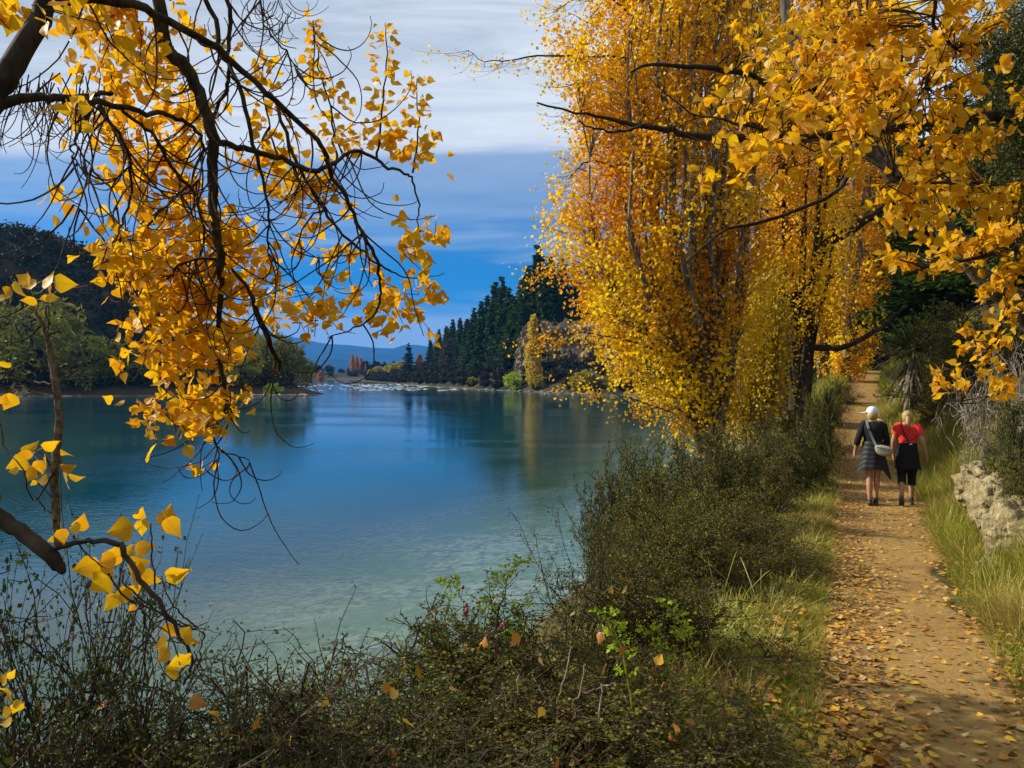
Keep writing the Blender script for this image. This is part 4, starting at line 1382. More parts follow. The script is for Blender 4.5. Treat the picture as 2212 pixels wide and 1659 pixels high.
    # leaves set alternately along the upright shoots
    for pts, d, n in (([(729, 330), (722, 300), (715, 233), (695, 167), (685, 100), (679, 50)], 4.7, 150), ([(818, 310), (822, 290), (829, 217), (834, 133), (835, 67)], 4.75, 125), ([(895, 350), (902, 317), (902, 250), (902, 173)], 4.8, 110), ([(600, 310), (575, 233), (568, 167), (582, 127)], 4.6, 70)):
        c = jit([D(u, v, d) for u, v in pts], n, 0, q)
        f = np.linspace(1, .35, n)
        P = c + q.normal(size=(n, 3)) * np.array([.085, .09, .04]) * f[:, None]
        L.append((P, np.stack([np.sign(P[:, 0] - c[:, 0]) * .7, q.normal(size=n) * .5, q.normal(size=n) * .5 - .25], -1), rv(n, q) * .8 + np.array([-.3, -.5, .2]), .072 * q.uniform(.6, 1.1, n) * (.55 + .45 * f)))
    ob('twigs', tw.mesh('twigs', M_TWIG), root)['kind'] = 'stuff'
    split_leaves(root, L)


left_tree()


def low_branch():
    """the low bough at the lower left with its pale upright shoot and large leaves"""
    q = np.random.default_rng(520)
    d = 2.15
    b = np.array([-2.4, 1.6, 0.0])
    b[2] = ground_at(b[0], b[1])
    root = ob('young_poplar', None, loc=b, label='young leaning poplar with a pale upright shoot and few large leaves at the water edge', cat='poplar tree')
    T = Traced(b, q)
    m = MB()
    P = jit([b + [0, 0, -.2], b + [.1, .1, 1.2], [-2.1, 1.9, 3.9], D(-130, 1050, d), D(-60, 1078, d), D(0, 1121, d), D(35, 1145, d), D(71, 1174, d), D(106, 1202, d), D(122, 1222, d), D(132, 1239, d)], 34, .002, q)
    m.tube(P - b, np.interp(np.linspace(0, 1, 34), [0, .3, .5, .8, .9, 1], [.055, .035, .022, .021, .018, .008]), 10)
    T.pool.append(P)
    ob('trunk', m.mesh('trunk', M_BARK, True), root)
    m = MB()
    T.limb(m, [(117, 1184, 15, d), (159, 1174, 12, d), (198, 1167, 11, d), (248, 1175, 13, d), (262, 1195, 13, d), (283, 1230, 12, d), (319, 1273, 12, d), (354, 1326, 10, d), (382, 1372, 9, d), (404, 1407, 8, d), (411, 1443, 7, d), (405, 1470, 6, d), (393, 1482, 5, d)], 7, 36)
    ob('limb', m.mesh('limb', M_BARK, True), root)
    m = MB()
    T.limb(m, [(124, 1178, 18, d), (120, 1124, 17, d), (117, 1071, 17, d), (117, 1018, 17, d), (122, 951, 17, d), (127, 901, 16, d), (123, 851, 15, d), (117, 801, 14, d), (107, 751, 12, d), (97, 708, 10, d), (80, 680, 8, d), (67, 658, 6, d)], 8, 40, .0012)
    ob('shoot', m.mesh('shoot', M_SHOOT, True), root)
    m = MB()
    W_ = [[(156, 1158), (177, 1188), (219, 1227)], [(331, 1276), (327, 1195), (324, 1131)], [(420, 1356), (395, 1335), (368, 1305), (347, 1252)], [(382, 1350), (420, 1362), (439, 1373), (432, 1392), (428, 1430), (405, 1462)],
          [(230, 1240), (270, 1290), (330, 1320), (385, 1345), (420, 1360)], [(258, 1230), (275, 1275), (345, 1330), (370, 1390), (385, 1440)], [(300, 1315), (310, 1350), (332, 1395)], [(285, 1290), (320, 1340), (358, 1368)],
          [(110, 830), (60, 823), (0, 821)], [(110, 832), (70, 843), (20, 838), (-10, 830)], [(88, 705), (50, 735), (5, 740)], [(60, 660), (30, 675), (-10, 690)], [(105, 720), (104, 690), (100, 655), (98, 640)], [(118, 800), (140, 788), (155, 790), (150, 808), (128, 822)],
          [(117, 1020), (70, 1080), (45, 1010), (10, 970), (-5, 900)], [(120, 1124), (95, 1100), (75, 1075)], [(100, 725), (125, 718), (140, 715)], [(100, 800), (70, 790), (45, 775)], [(108, 1010), (95, 985), (70, 975)], [(67, 660), (55, 620), (30, 590)], [(5, 795), (40, 815), (80, 822)]]
    for w in W_:
        T.limb(m, [(u, v, 5 - 2.6 * i / len(w), d + q.normal() * .02) for i, (u, v) in enumerate(w)], 4, len(w) * 4, .002)
    ob('twigs', m.mesh('twigs', M_TWIG), root)
    lower = [(740, 210, 170, 195), (490, 165, 95, 70), (445, 200, 80, 180), (850, 110, 80, 60), (860, 200, 90, 270), (1020, 120, 120, 80), (1050, 200, 130, 300), (885, 320, 110, 10), (790, 330, 75, 60), (690, 360, 120, 60), (640, 400, 110, 200), (510, 440, 150, 195), (590, 455, 90, 280), (600, 540, 150, 215),
             (670, 660, 110, 235), (850, 410, 140, 20), (830, 470, 110, 260), (910, 510, 110, 340), (1080, 480, 130, 8), (1050, 515, 60, 280), (1165, 895, 95, 330), (1135, 840, 90, 60), (975, 915, 95, 220), (990, 985, 100, 230), (1070, 1020, 95, 200), (1125, 1000, 80, 40), (1030, 1080, 110, 190), (730, 610, 110, 190), (815, 570, 90, 20), (830, 560, 70, 300),
             (370, 255, 90, 280), (310, 270, 50, 190), (20, 1120, 80, 60), (50, 1100, 60, 40), (10, 1200, 90, 200), (50, 1250, 80, 300), (80, 1310, 80, 240), (30, 1330, 70, 20), (20, 1400, 70, 200), (95, 1280, 60, 10), (795, 690, 50, 220), (655, 450, 100, 60), (1030, 830, 90, 300), (700, 590, 60, 160)]
    upper = [(430, 285, 130, 352), (325, 265, 110, 60), (330, 310, 90, 280), (200, 260, 110, 60), (200, 300, 90, 200), (130, 330, 110, 300), (185, 395, 90, 190), (55, 350, 90, 230), (150, 250, 90, 150), (345, 378, 70, 0), (40, 800, 95, 20), (60, 1050, 110, 230), (30, 1030, 80, 60), (5, 380, 60, 200), (290, 380, 50, 190),
             (195, 1360, 120, 60), (330, 1330, 100, 20), (410, 1375, 120, 340), (110, 1450, 130, 200), (200, 1520, 110, 230), (300, 1430, 110, 60), (420, 1560, 110, 260), (490, 1540, 90, 350), (440, 1475, 90, 10), (150, 1390, 80, 190), (270, 1560, 70, 190), (210, 1580, 40, 230), (85, 1500, 60, 190), (260, 1470, 90, 280)]
    L = []
    for src, (ou, ov, k) in ((lower, (0, 1071, .3541)), (upper, (0, 518, 1 / 3))):
        for zx, zy, ln, a in src:
            dd = d + q.normal() * .07
            s = ln * k * dd / F_ * 1.12
            t = np.array([math.cos(math.radians(a)), q.normal() * .25, math.sin(math.radians(a))])
            c = D(ou + zx * k, ov + zy * k, dd) - norm(t) * s * .45
            L.append((c[None], t[None], np.array([[q.normal() * .45, -1.0, q.normal() * .45]]), np.array([s])))
    split_leaves(root, L, count=400)


low_branch()


# ------------------------------------------------------------------ leaning poplar whose boughs reach in from the right of the path
def right_tree():
    q = np.random.default_rng(540)
    bp = D(2360, 860, 9.0)
    b = np.array([bp[0], 9.0, ground_at(bp[0], 9.0)])
    root = ob('leaning_poplar', None, loc=b, label='golden poplar leaning over the path from the rocky slope with a long level bough', cat='poplar tree')
    T = Traced(b, q)
    m = MB()
    P = jit([b + [0, 0, -.3], b + [-.15, 0, .8], D(2260, 730, 9), D(2133, 609, 8.9), D(2003, 458, 8.7), D(1931, 383, 8.5), D(1858, 310, 8.4), D(1808, 262, 8.3), D(1740, 170, 8.2), D(1700, 60, 8.2), D(1680, -80, 8.2)], 30, .012, q)
    m.tube(P - b, np.linspace(.15, .045, 30), 9)
    T.pool.append(P)
    ob('trunk', m.mesh('trunk', M_BARK_PALE, True), root)
    E = lambda d, *p: [(u, v, w, d0) for (u, v, w), d0 in zip(p, np.linspace(d[0], d[1], len(p)))]
    limbs = [E((7.6, 5.0), (2290, 640, 40), (2330, 420, 34), (2230, 270, 28), (2088, 257, 24), (2008, 267, 22), (1941, 277, 20), (1891, 287, 19), (1841, 295, 18), (1741, 300, 18), (1641, 303, 17), (1541, 298, 16), (1475, 293, 14), (1446, 283, 13), (1379, 273, 11), (1312, 260, 8), (1246, 245, 5), (1160, 225, 4)),
             E((5.2, 5.2), (1385, 274, 6), (1346, 285, 6), (1312, 287, 5), (1279, 277, 4), (1249, 263, 3)),
             E((5.1, 5.3), (1700, 300, 7), (1640, 285, 6), (1560, 262, 5), (1480, 240, 4), (1400, 170, 3)),
             E((7.6, 7.0), (2300, 500, 26), (2150, 130, 18), (2040, 110, 14), (1960, 105, 11), (1860, 98, 8), (1790, 95, 5)),
             E((8.2, 7.0), (1760, 195, 16), (1660, 183, 14), (1610, 163, 13), (1541, 152, 12), (1475, 147, 10), (1400, 143, 7), (1360, 160, 4)),
             E((6.2, 5.6), (2060, 110, 7), (2010, 60, 8), (2015, 0, 8), (2020, -60, 8)),
             E((6.2, 5.8), (2010, 110, 6), (2000, 170, 6), (1985, 220, 5), (1960, 240, 3)),
             E((7.4, 6.5), (2280, 520, 14), (2210, 640, 10), (2170, 690, 7), (2130, 760, 5), (2090, 840, 4), (2075, 872, 2)),
             E((6.0, 5.2), (2120, 400, 9), (2060, 395, 8), (1990, 400, 6), (1930, 385, 4)),
             E((7.5, 6.0), (2260, 560, 16), (2180, 545, 12), (2100, 560, 9), (2000, 575, 6), (1940, 560, 3)),
             E((8.0, 7.0), (1860, 310, 10), (1800, 420, 9), (1640, 480, 8), (1560, 500, 6), (1480, 570, 3))]
    for l in limbs:
        m1 = MB()
        T.limb(m1, l, 7, amp=.006)
        ob('limb', m1.mesh('limb', M_BARK, True), root)
    blobs = [(1640, 90, 90, 60, 7.5, 110), (1790, 50, 120, 60, 6.2, 230), (1940, 50, 130, 60, 6.2, 260), (2070, 80, 100, 70, 6.4, 200), (1740, 170, 120, 55, 5.8, 190), (1890, 165, 130, 60, 5.6, 260), (2040, 190, 110, 70, 6.0, 230),
             (1670, 250, 110, 40, 5.1, 130), (1810, 245, 110, 45, 5.3, 150), (1590, 335, 80, 28, 5.0, 50), (1700, 335, 100, 30, 5.0, 90), (1800, 340, 60, 30, 5.2, 40), (2050, 320, 100, 60, 6.2, 220), (2140, 290, 70, 70, 6.8, 150),
             (1955, 415, 50, 40, 5.2, 90), (2000, 450, 50, 40, 5.4, 60), (2070, 420, 90, 55, 6.0, 200), (2170, 430, 60, 80, 7.2, 150), (2110, 530, 100, 45, 7.0, 200), (1985, 565, 60, 35, 6.6, 120), (2170, 610, 60, 40, 7.2, 110), (1960, 30, 200, 40, 7.5, 200),
             (2170, 690, 40, 30, 6.8, 45), (2135, 740, 30, 35, 6.7, 60), (2105, 800, 26, 32, 6.6, 60), (2085, 855, 22, 22, 6.5, 28), (2190, 530, 40, 50, 7, 60), (1560, 215, 80, 30, 6.4, 40)]
    L, t0, t1 = blob_leaves(blobs, q, .086)
    tw = MB().segs(t0 - b, t1 - b, .004, .002)
    pool = np.concatenate(T.pool)
    # thin twigs join the sprays to the limbs
    near = pool[np.array([int(np.argmin(np.linalg.norm(pool - p, axis=1))) for p in t0])]
    mid = (near + t0) / 2 + q.normal(size=t0.shape) * .06
    tw.segs(near - b, mid - b, .006, .005)
    tw.segs(mid - b, t0 - b, .005, .004)
    ob('twigs', tw.mesh('twigs', M_TWIG), root)['kind'] = 'stuff'
    split_leaves(root, L)


right_tree()


# ------------------------------------------------------------------ shrubs of the near bank
def twig_shrub(seed, stems=16, kids=10, kids2=5, leaf=9000, lsize=.022, mat=None, wood=None, spread=1.0, wild=.55, up=.7, r=.010, zig=.22):
    """a dense tangle of thin zigzag twigs, one metre high, with tiny leaves"""
    q = np.random.default_rng(seed)
    mb = MB()
    lp = []

    def grow(s, d, length, n, jitter, lift):
        m = len(s)
        pts = [s]
        d = norm(d)
        for k in range(n):
            d = norm(d + q.normal(size=(m, 3)) * jitter + np.array([0, 0, lift]))
            pts.append(pts[-1] + d * (length / n)[:, None])
        return np.stack(pts, 1)          # m, n+1, 3
    d0 = norm(np.concatenate([q.normal(size=(stems, 2)) * spread, np.abs(q.normal(size=(stems, 1))) * .5 + up], 1))
    A = grow(np.zeros((stems, 3)) + q.normal(size=(stems, 3)) * [.06, .06, 0], d0, q.uniform(.7, 1.15, stems), 9, zig, .02)
    levels = [(A, r, r * .45)]
    i = np.repeat(np.arange(stems), kids)
    j = q.integers(1, 9, len(i))
    B = grow(A[i, j], (A[i, j] - A[i, j - 1]) / .1 + q.normal(size=(len(i), 3)) * wild * 1.6, q.uniform(.25, .6, len(i)), 6, zig * 1.5, .03)
    levels.append((B, r * .5, r * .25))
    i2 = np.repeat(np.arange(len(i)), kids2)
    j2 = q.integers(1, 6, len(i2))
    Cc = grow(B[i2, j2], (B[i2, j2] - B[i2, j2 - 1]) / .08 + q.normal(size=(len(i2), 3)) * wild * 1.8, q.uniform(.08, .28, len(i2)), 4, zig * 1.8, .02)
    levels.append((Cc, r * .28, r * .14))
    for L, a, b in levels:
        n = L.shape[1] - 1
        for k in range(n):
            mb.segs(L[:, k], L[:, k + 1], a + (b - a) * k / n, a + (b - a) * (k + 1) / n)
    wood_me = mb.mesh('branches', wood or M_TWIG)
    out = [('branches', wood_me)]
    if leaf:
        src = np.concatenate([B[:, 2:].reshape(-1, 3), Cc[:, 1:].reshape(-1, 3), Cc[:, 1:].reshape(-1, 3)])
        P = src[q.integers(0, len(src), leaf)] + q.normal(size=(leaf, 3)) * .012
        lf = MB().leaves(P, rv(leaf, q) + np.array([0, 0, .3]), rv(leaf, q), lsize * q.uniform(.6, 1.4, leaf), 'quad')
        out.append(('foliage', lf.mesh('foliage', mat or M_COPROSMA)))
    return out


def stuffed(o):
    for c in o.children:
        if c.name.split('.')[0] in ('foliage', 'branches'):
            c['kind'] = 'stuff'
    return o


SH = [twig_shrub(600 + k, 20, 13, 7, 17000, .014, M_COPROSMA if k % 2 else M_COPROSMA_G, None if k == 0 else M_WOODY) for k in range(3)]
SHD = [twig_shrub(610 + k, 20, 14, 7, 26000, .020, M_COPROSMA, M_WOODY, spread=1.2, r=.013) for k in range(2)]
SHT = twig_shrub(620, 11, 8, 5, 4200, .014, M_COPROSMA_G, spread=.6, wild=.35, up=1.0, r=.007, zig=.12)
SHP = [twig_shrub(630 + k, 16, 11, 5, 0, 0, None, M_TWIG_PALE, 1.0, .7, .5, .010, .3) for k in range(2)]
SHG = twig_shrub(640, 22, 12, 5, 17000, .028, M_KANUKA, spread=1.1)


def shrub_at(proto, u, vt, d, width, label, name='shrub', group=None, cat='shrub', sink=0.0):
    x = (u - 1106) / F_ * d
    zg = ground_at(x, d)
    zt = ZC - (vt - 806) / F_ * d
    h = max(zt - zg, .25)
    return stuffed(put_tree(name, proto, x, d, h / 1.05, sxy=width, label=label, cat=cat, group=group, z=zg + .1 - sink))


NEAR = [
    (SHT, 40, 1190, 2.9, .9, 'tall open twiggy shrub with small dark leaves below the leaning young poplar'),
    (SHT, 190, 1330, 2.7, .9, 'open twiggy shrub under the tip of the young poplar bough'),
    (SH[0], 60, 1440, 2.4, .9, 'dense green leaved shrub at the foot of the leaning young poplar'),
    (SH[1], 330, 1480, 2.6, 1.0, 'tangled brown shrub with orange leaves caught in it at the water edge'),
    (SH[0], 520, 1470, 2.8, 1.0, 'spiky green brown shrub standing against the pale shallows'),
    (SH[2], 700, 1440, 3.1, 1.1, 'tangled shrub between the spiky one and the rose bush'),
    (SH[1], 880, 1380, 3.5, 1.1, 'brown tangled shrub on the left side of the rose bush'),
    (SHD[0], 1060, 1330, 3.9, .9, 'dense olive shrub in which the red rose hips grow'),
    (SHT, 1230, 1150, 4.8, .8, 'tall wispy shrub standing out against the shaded water'),
    (SHD[0], 1390, 1230, 4.5, .75, 'dense dark shrub behind the lime green rose shoots'),
    (SHD[1], 1130, 1480, 2.9, 1.0, 'dark tangled shrub below the rose hips'),
    (SHD[0], 1330, 1520, 2.9, .9, 'dark tangled shrub at the foot of the lime green rose shoots'),
    (SH[2], 900, 1560, 2.5, .9, 'low tangled shrub with bleached leaves caught in it'),
    (SH[1], 640, 1590, 2.3, .9, 'low brown tangled shrub below the spiky one'),
    (SH[2], 420, 1600, 2.2, .9, 'low dark shrub under the hooked end of the young poplar bough'),
    (SH[0], 200, 1560, 2.2, .9, 'low green shrub beneath the open twiggy one'),
    (SHD[0], 1375, 985, 10.0, .9, 'dark green bush at the water beside the foot of the fanning poplar'),
    (SHG, 1335, 985, 10.6, .7, 'fresh green feathery bush leaning over the shaded water'),
    (SHD[1], 1480, 1000, 8.8, .95, 'large grey brown bush under the fanning poplar'),
    (SHD[0], 1560, 950, 10.5, 1.0, 'large dark bush hiding the foot of the fanning poplar'),
    (SHD[1], 1570, 1060, 7.8, .8, 'dark bush with leaf litter on its twigs next to the grass verge'),
    (SHD[0], 1470, 1110, 6.6, .75, 'brown bush standing above the shallow water in front of the larger ones'),
    (SHD[1], 1630, 940, 12.5, 1.0, 'dark bush under the yellow suckers'),
    (SHG, 1680, 905, 14.5, 1.0, 'olive bush between the suckers and the path'),
    (SHD[0], 1730, 890, 17.0, 1.0, 'dark bush beside the stout trunked poplar'),
    (SHD[1], 1610, 1150, 7.2, .8, 'small black shadowed bush at the edge of the verge'),
    (SHD[0], 1752, 868, 15.6, .55, 'dark bush close to the path before the small cabbage tree'),
    (SHG, 1768, 850, 19.5, .6, 'olive bush close to the path behind the small cabbage tree'),
    (SHD[1], 1792, 838, 25.0, .7, 'dark bush at the path opposite the large cabbage tree'),
    (SHD[0], 1812, 826, 31.0, .9, 'dark bush at the path under the slim orange poplar'),
    (SHG, 1500, 940, 13.5, 1.0, 'olive bush behind the dark one at the foot of the fanning poplar'),
    (SHD[1], 1440, 1060, 8.2, .8, 'broad brown bush overhanging the shallow water'),
]
for pr, u, vt, d, w, l in NEAR:
    shrub_at(pr, u, vt, d, w, l)

# shrubs and trees up the slope on the right of the path
SLOPE = [(SHP[0], 2150, 640, 12.5, .85, 'pale bare twiggy thicket of grey dead stems above the rock'), (SHP[1], 2235, 690, 10.5, .7, 'pale bare shrub with curved dead stems above the rock'), (SHP[0], 2110, 720, 17, .8, 'grey bare twiggy shrub beside the cabbage tree'),
         (SHG, 2215, 880, 11.5, .5, 'green ferny bush above the rock'), (SHG, 2240, 830, 9.0, .6, 'green leafy bush at the top of the rocky slope'), (SHD[0], 2060, 780, 20, 1.4, 'dark bush on the shaded slope behind the cabbage tree'),
         (SHD[1], 1985, 770, 30, 1.3, 'dark bush beside the far end of the path'), (SHD[0], 2080, 700, 24, 2.6, 'dark shaded bush high on the slope'), (SHD[1], 2160, 640, 17, 2.4, 'dark bush behind the pale dead thicket'), (SHG, 1950, 790, 34, 1.2, 'olive bush at the right edge of the far path'),
         (SHD[0], 1850, 770, 60, 3.0, 'dark bush closing the view at the end of the path'), (SHD[1], 2030, 700, 32, 2.0, 'tall dark bush under the pines on the slope'), (SHD[1], 2260, 960, 7.6, .5, 'brown bramble tangle hanging over the rock')]
for pr, u, vt, d, w, l in SLOPE:
    shrub_at(pr, u, vt, d, w, l)
SP_ = [pine_meshes(20, 4.2, s_, 30, .3, 1.2, .5, M_PINE, 1.0, .12) for s_ in (31, 32)]
for k, (u, vt, d, l) in enumerate(((1935, 120, 52, 'tall dark pine behind the poplars up the slope'), (1990, 250, 44, 'dark pine with green lit boughs beyond the cabbage tree'), (2060, 180, 40, 'broad dark pine high on the slope right of the path'), (1890, 200, 62, 'distant dark pine above the end of the path'), (2140, 120, 34, 'dark pine on the slope behind the leaning poplar'), (2230, 60, 28, 'dark pine highest on the slope'), (1850, 330, 70, 'farthest dark pine at the bend of the path'), (1790, 300, 74, 'slim dark pine far behind the poplars'), (1700, 260, 80, 'shadowy pine behind the stout trunked poplar'))):
    x = (u - 1106) / F_ * d
    zg = ground_at(x, d)
    h = max(ZC - (vt - 806) / F_ * d - zg, 8)
    put_tree('slope_pine', list(zip(('trunk', 'crown'), SP_[k % 2])), x, d, h / 20, sxy=max(.9, h / 20), label=l, cat='pine tree')


# kanuka at the right edge: fine dark foliage in front of the slope
def kanuka():
    q = np.random.default_rng(650)
    b = np.array([6.6, 7.4, 0.0])
    b[2] = ground_at(b[0], b[1])
    root = ob('kanuka_tree', None, loc=b, label='fine leaved dark green tree at the edge of the slope beside the leaning poplar', cat='tree')
    m = MB()
    P = jit([b + [0, 0, -.3], b + [-.2, 0, 2.0], b + [-.6, 0, 4.5], b + [-.9, -.2, 7.0]], 14, .02, q)
    m.tube(P - b, np.linspace(.11, .03, 14), 7)
    ob('trunk', m.mesh('trunk', M_BARK, True), root)
    C = []
    for (u, v, ru, rv_, n) in ((2185, 60, 45, 60, 60), (2180, 170, 50, 70, 80), (2190, 290, 45, 80, 80), (2200, 420, 35, 80, 60), (2140, 90, 50, 45, 30), (2205, 530, 25, 50, 30), (2260, 200, 60, 200, 120)):
        c = D(u, v, 7.2)
        C.append(c + q.normal(size=(n, 3)) * np.array([ru * 7.2 / F_ * .6, .35, rv_ * 7.2 / F_ * .6]))
    C = np.concatenate(C)
    st = P[np.array([int(np.argmin(np.linalg.norm(P - c + [0, 0, .5], axis=1))) for c in C])]
    tw = MB().segs(st - b, (st + C) / 2 - b + [0, 0, .1], .012, .008)
    tw.segs((st + C) / 2 - b + [0, 0, .1], C - b, .008, .003)
    ob('branches', tw.mesh('branches', M_TWIG), root)['kind'] = 'stuff'
    n = 70
    L = np.repeat(C, n, 0) + q.normal(size=(len(C) * n, 3)) * .10
    lf = MB().leaves(L - b, rv(len(L), q), rv(len(L), q), .036 * q.uniform(.7, 1.3, len(L)), 'slim')
    ob('foliage', lf.mesh('foliage', M_KANUKA), root)['kind'] = 'stuff'


kanuka()


# ------------------------------------------------------------------ cabbage trees
def cabbage(name, u, vc, d, trunk_r, leaf_len, n, label, seed, dz=None):
    q = np.random.default_rng(seed)
    x = (u - 1106) / F_ * d
    b = np.array([x, d, ground_at(x, d)])
    c = ZC - (vc - 806) / F_ * d - b[2]
    root = ob(name, None, loc=b, label=label, cat='cabbage tree')
    ob('trunk', MB().tube([[0, 0, -.2], [.03, 0, c * .5], [0, 0, c]], [trunk_r, trunk_r * .8, trunk_r * .7], 8).mesh('trunk', M_BARK, True), root)
    for nm, mat, k, lo, hi, off in (('leaves', M_CORDY, n, -.25, 1.3, 0), ('dry_leaves', M_CORDY_DRY, n // 2, -1.45, -.6, -.12)):
        mb = MB()
        el = q.uniform(lo, hi, k)
        a = q.random(k) * 6.283
        dr = np.stack([np.cos(a) * np.cos(el), np.sin(a) * np.cos(el), np.sin(el)], -1)
        L = leaf_len * q.uniform(.75, 1.1, k)
        side = norm(np.cross(dr, [0, 0, 1.0]))
        w = .032 * leaf_len
        base = np.array([0, 0, c + off]) + dr * .05 + np.stack([np.zeros(k), np.zeros(k), -q.random(k) * (.15 if nm == 'leaves' else .5)], -1)
        pts = []
        for f, ww, sag in ((0, .6, 0), (.35, 1, .02), (.7, .8, .10), (1, .05, .26)):
            p = base + dr * (L * f)[:, None] - np.array([0, 0, 1.0]) * (L * sag * np.cos(el))[:, None]
            pts += [p - side * w * ww, p + side * w * ww]
        V = np.stack(pts, 1).reshape(-1, 3)
        bb = (np.arange(k) * 8)[:, None, None]
        mb.add(V, (bb + np.array([[0, 1, 3, 2], [2, 3, 5, 4], [4, 5, 7, 6]])).reshape(-1, 4))
        ob(nm, mb.mesh(nm, mat), root)['kind'] = 'stuff'


cabbage('cabbage_tree', 1972, 755, 23.5, .13, 1.25, 190, 'cabbage tree with a dark spiky head and pale dry skirt beside the path', 700)
cabbage('cabbage_tree', 1790, 872, 20.0, .05, .48, 60, 'small cabbage tree among the bushes on the river side of the path', 701)


# ------------------------------------------------------------------ rock outcrop and stones
def outcrop(name, u, v, d, sx, sy, sz, rot, seed, label):
    c = D(u, v, d)
    me = boulder(seed, M_ROCK, 5, .6)
    n = len(me.vertices)
    co = np.empty(n * 3, np.float32)
    me.vertices.foreach_get('co', co)
    co = co.reshape(-1, 3)
    r = np.random.default_rng(seed)
    w = wob(co[:, 0] * 3 + co[:, 2] * 1.5, co[:, 1] * 3 + co[:, 2] * 7, .7)
    co += norm(co) * (.05 * w + .03 * wob(co[:, 0] * 9, co[:, 2] * 16 + co[:, 1] * 6, 1.0))[:, None]
    me.vertices.foreach_set('co', co.ravel())
    me.update()
    ob(name, me, loc=c, rot=(0, 0.1, rot), scale=(sx, sy, sz), label=label, cat='rock')


outcrop('rock_outcrop', 2205, 1165, 7.6, .34, .60, .42, -.45, 710, 'largest pale rock of the sunlit outcrop beside the path')
outcrop('rock_outcrop', 2145, 1095, 8.7, .26, .60, .36, -.45, 713, 'pale mossy rock in the middle of the outcrop')
outcrop('rock_outcrop', 2105, 1045, 9.9, .24, .55, .30, -.45, 711, 'farthest pale rock of the outcrop half buried in grass')
outcrop('rock_outcrop', 2150, 1235, 7.2, .14, .2, .13, .3, 712, 'small pale rock at the foot of the outcrop')


# ------------------------------------------------------------------ grass
def ground_n(x, y):
    e = .05
    return gh(x, y)


def grass(name, n, mat, sfun, ymax, hgt, label, seed, wid=1.0, clump=None, lean=.55, ymin=2.0):
    q = np.random.default_rng(seed)
    # denser close to the viewer
    y = ymin + (ymax - ymin) * q.random(n) ** 1.7
    s = sfun(q, y)
    x = Xp(y) + s / .905
    if clump:
        # tufts
        k = max(1, n // clump)
        cx_, cy_ = x[:k], y[:k]
        i = q.integers(0, k, n)
        x = cx_[i] + q.normal(size=n) * .07
        y = cy_[i] + q.normal(size=n) * .07
        out = np.stack([x - cx_[i], y - cy_[i]], -1) * 4.0
    else:
        out = np.zeros((n, 2))
    z = gh(x, y)
    ok = z > .15
    P = np.stack([x, y, z - .01], -1)[ok]
    m = len(P)
    t = np.stack([q.normal(size=m) * lean + out[ok, 0], q.normal(size=m) * lean + out[ok, 1], np.ones(m)], -1)
    h = hgt * q.uniform(.5, 1.3, m) * (1 + .02 * P[:, 1])
    # droop outwards along the lean
    nn = np.stack([-t[:, 0], -t[:, 1], np.full(m, .6)], -1) + q.normal(size=(m, 3)) * .3
    T = LEAF['blade']
    LEAF['b2'] = (T[0] * np.array([1, wid, 1]), T[1])
    mb = MB().leaves(P, t, nn, h, 'b2')
    ob(name, mb.mesh(name, mat), kind='stuff', label=label, cat='grass')


def left_s(q, y):
    w = np.interp(y, [3, 8, 13, 20], [0.0, .06, .3, .28])
    return -.50 - w - np.abs(q.normal(size=len(y))) * .42 + .05


def right_s(q, y):
    w = np.interp(y, [3, 8, 13, 20], [0.0, .05, .24, .22])
    return .48 + w + np.abs(q.normal(size=len(y))) * .9


def left_wide(q, y):
    return -.75 - q.random(len(y)) * 1.6


grass('verge_grass', 60000, M_GRASS, left_s, 16, .11, 'green grass along the river side of the path', 720, .55, None, .9)
grass('verge_grass', 26000, M_GRASS_DRY, left_wide, 20, .20, 'straw coloured dry grass between the verge and the bushes', 721, .4, 34, .5)
grass('slope_grass', 70000, M_GRASS, right_s, 26, .12, 'green grass at the foot of the slope right of the path', 722, .55, None, .9)
grass('slope_grass', 60000, M_GRASS_DRY, lambda q, y: .70 + np.abs(q.normal(size=len(y))) * 1.3, 30, .28, 'long golden grass hanging over the rocky slope', 723, .30, 60, .5, 5.0)
grass('slope_grass', 24000, M_GRASS, lambda q, y: .75 + np.abs(q.normal(size=len(y))) * 1.2, 24, .34, 'long drooping green tussock grass on the slope', 724, .30, 70, .5, 6.5)
grass('path_end_grass', 9000, M_GRASS, lambda q, y: np.where(q.random(len(y)) < .5, -1, 1) * (.85 + np.abs(q.normal(size=len(y))) * .8), 55, .30, 'grass fringing the far stretch of the path', 725, 1.2, None, .5, 20)
# thin pale seed stalks standing in the near verge
_q = np.random.default_rng(726)
for k in range(26):
    y = _q.uniform(2.4, 6.5)
    s = -.55 - abs(_q.normal()) * .55
    x = float(Xp(y)) + s / .905
    z = ground_at(x, y)
    h = _q.uniform(.25, .55)
    dx, dy = _q.normal() * .16, _q.normal() * .16
    me = MB().tube([[0, 0, 0], [dx * .4, dy * .4, h * .6], [dx, dy, h * .93], [dx * 1.2, dy * 1.2, h]], [.0016, .0014, .0026, .0006], 4).mesh('grass_stalk', M_GRASS_DRY)
    ob('grass_stalk', me, loc=(x, y, z), label='thin pale seed stalk standing in the grass of the river side verge', cat='grass stalk', group='seed stalks in the verge')


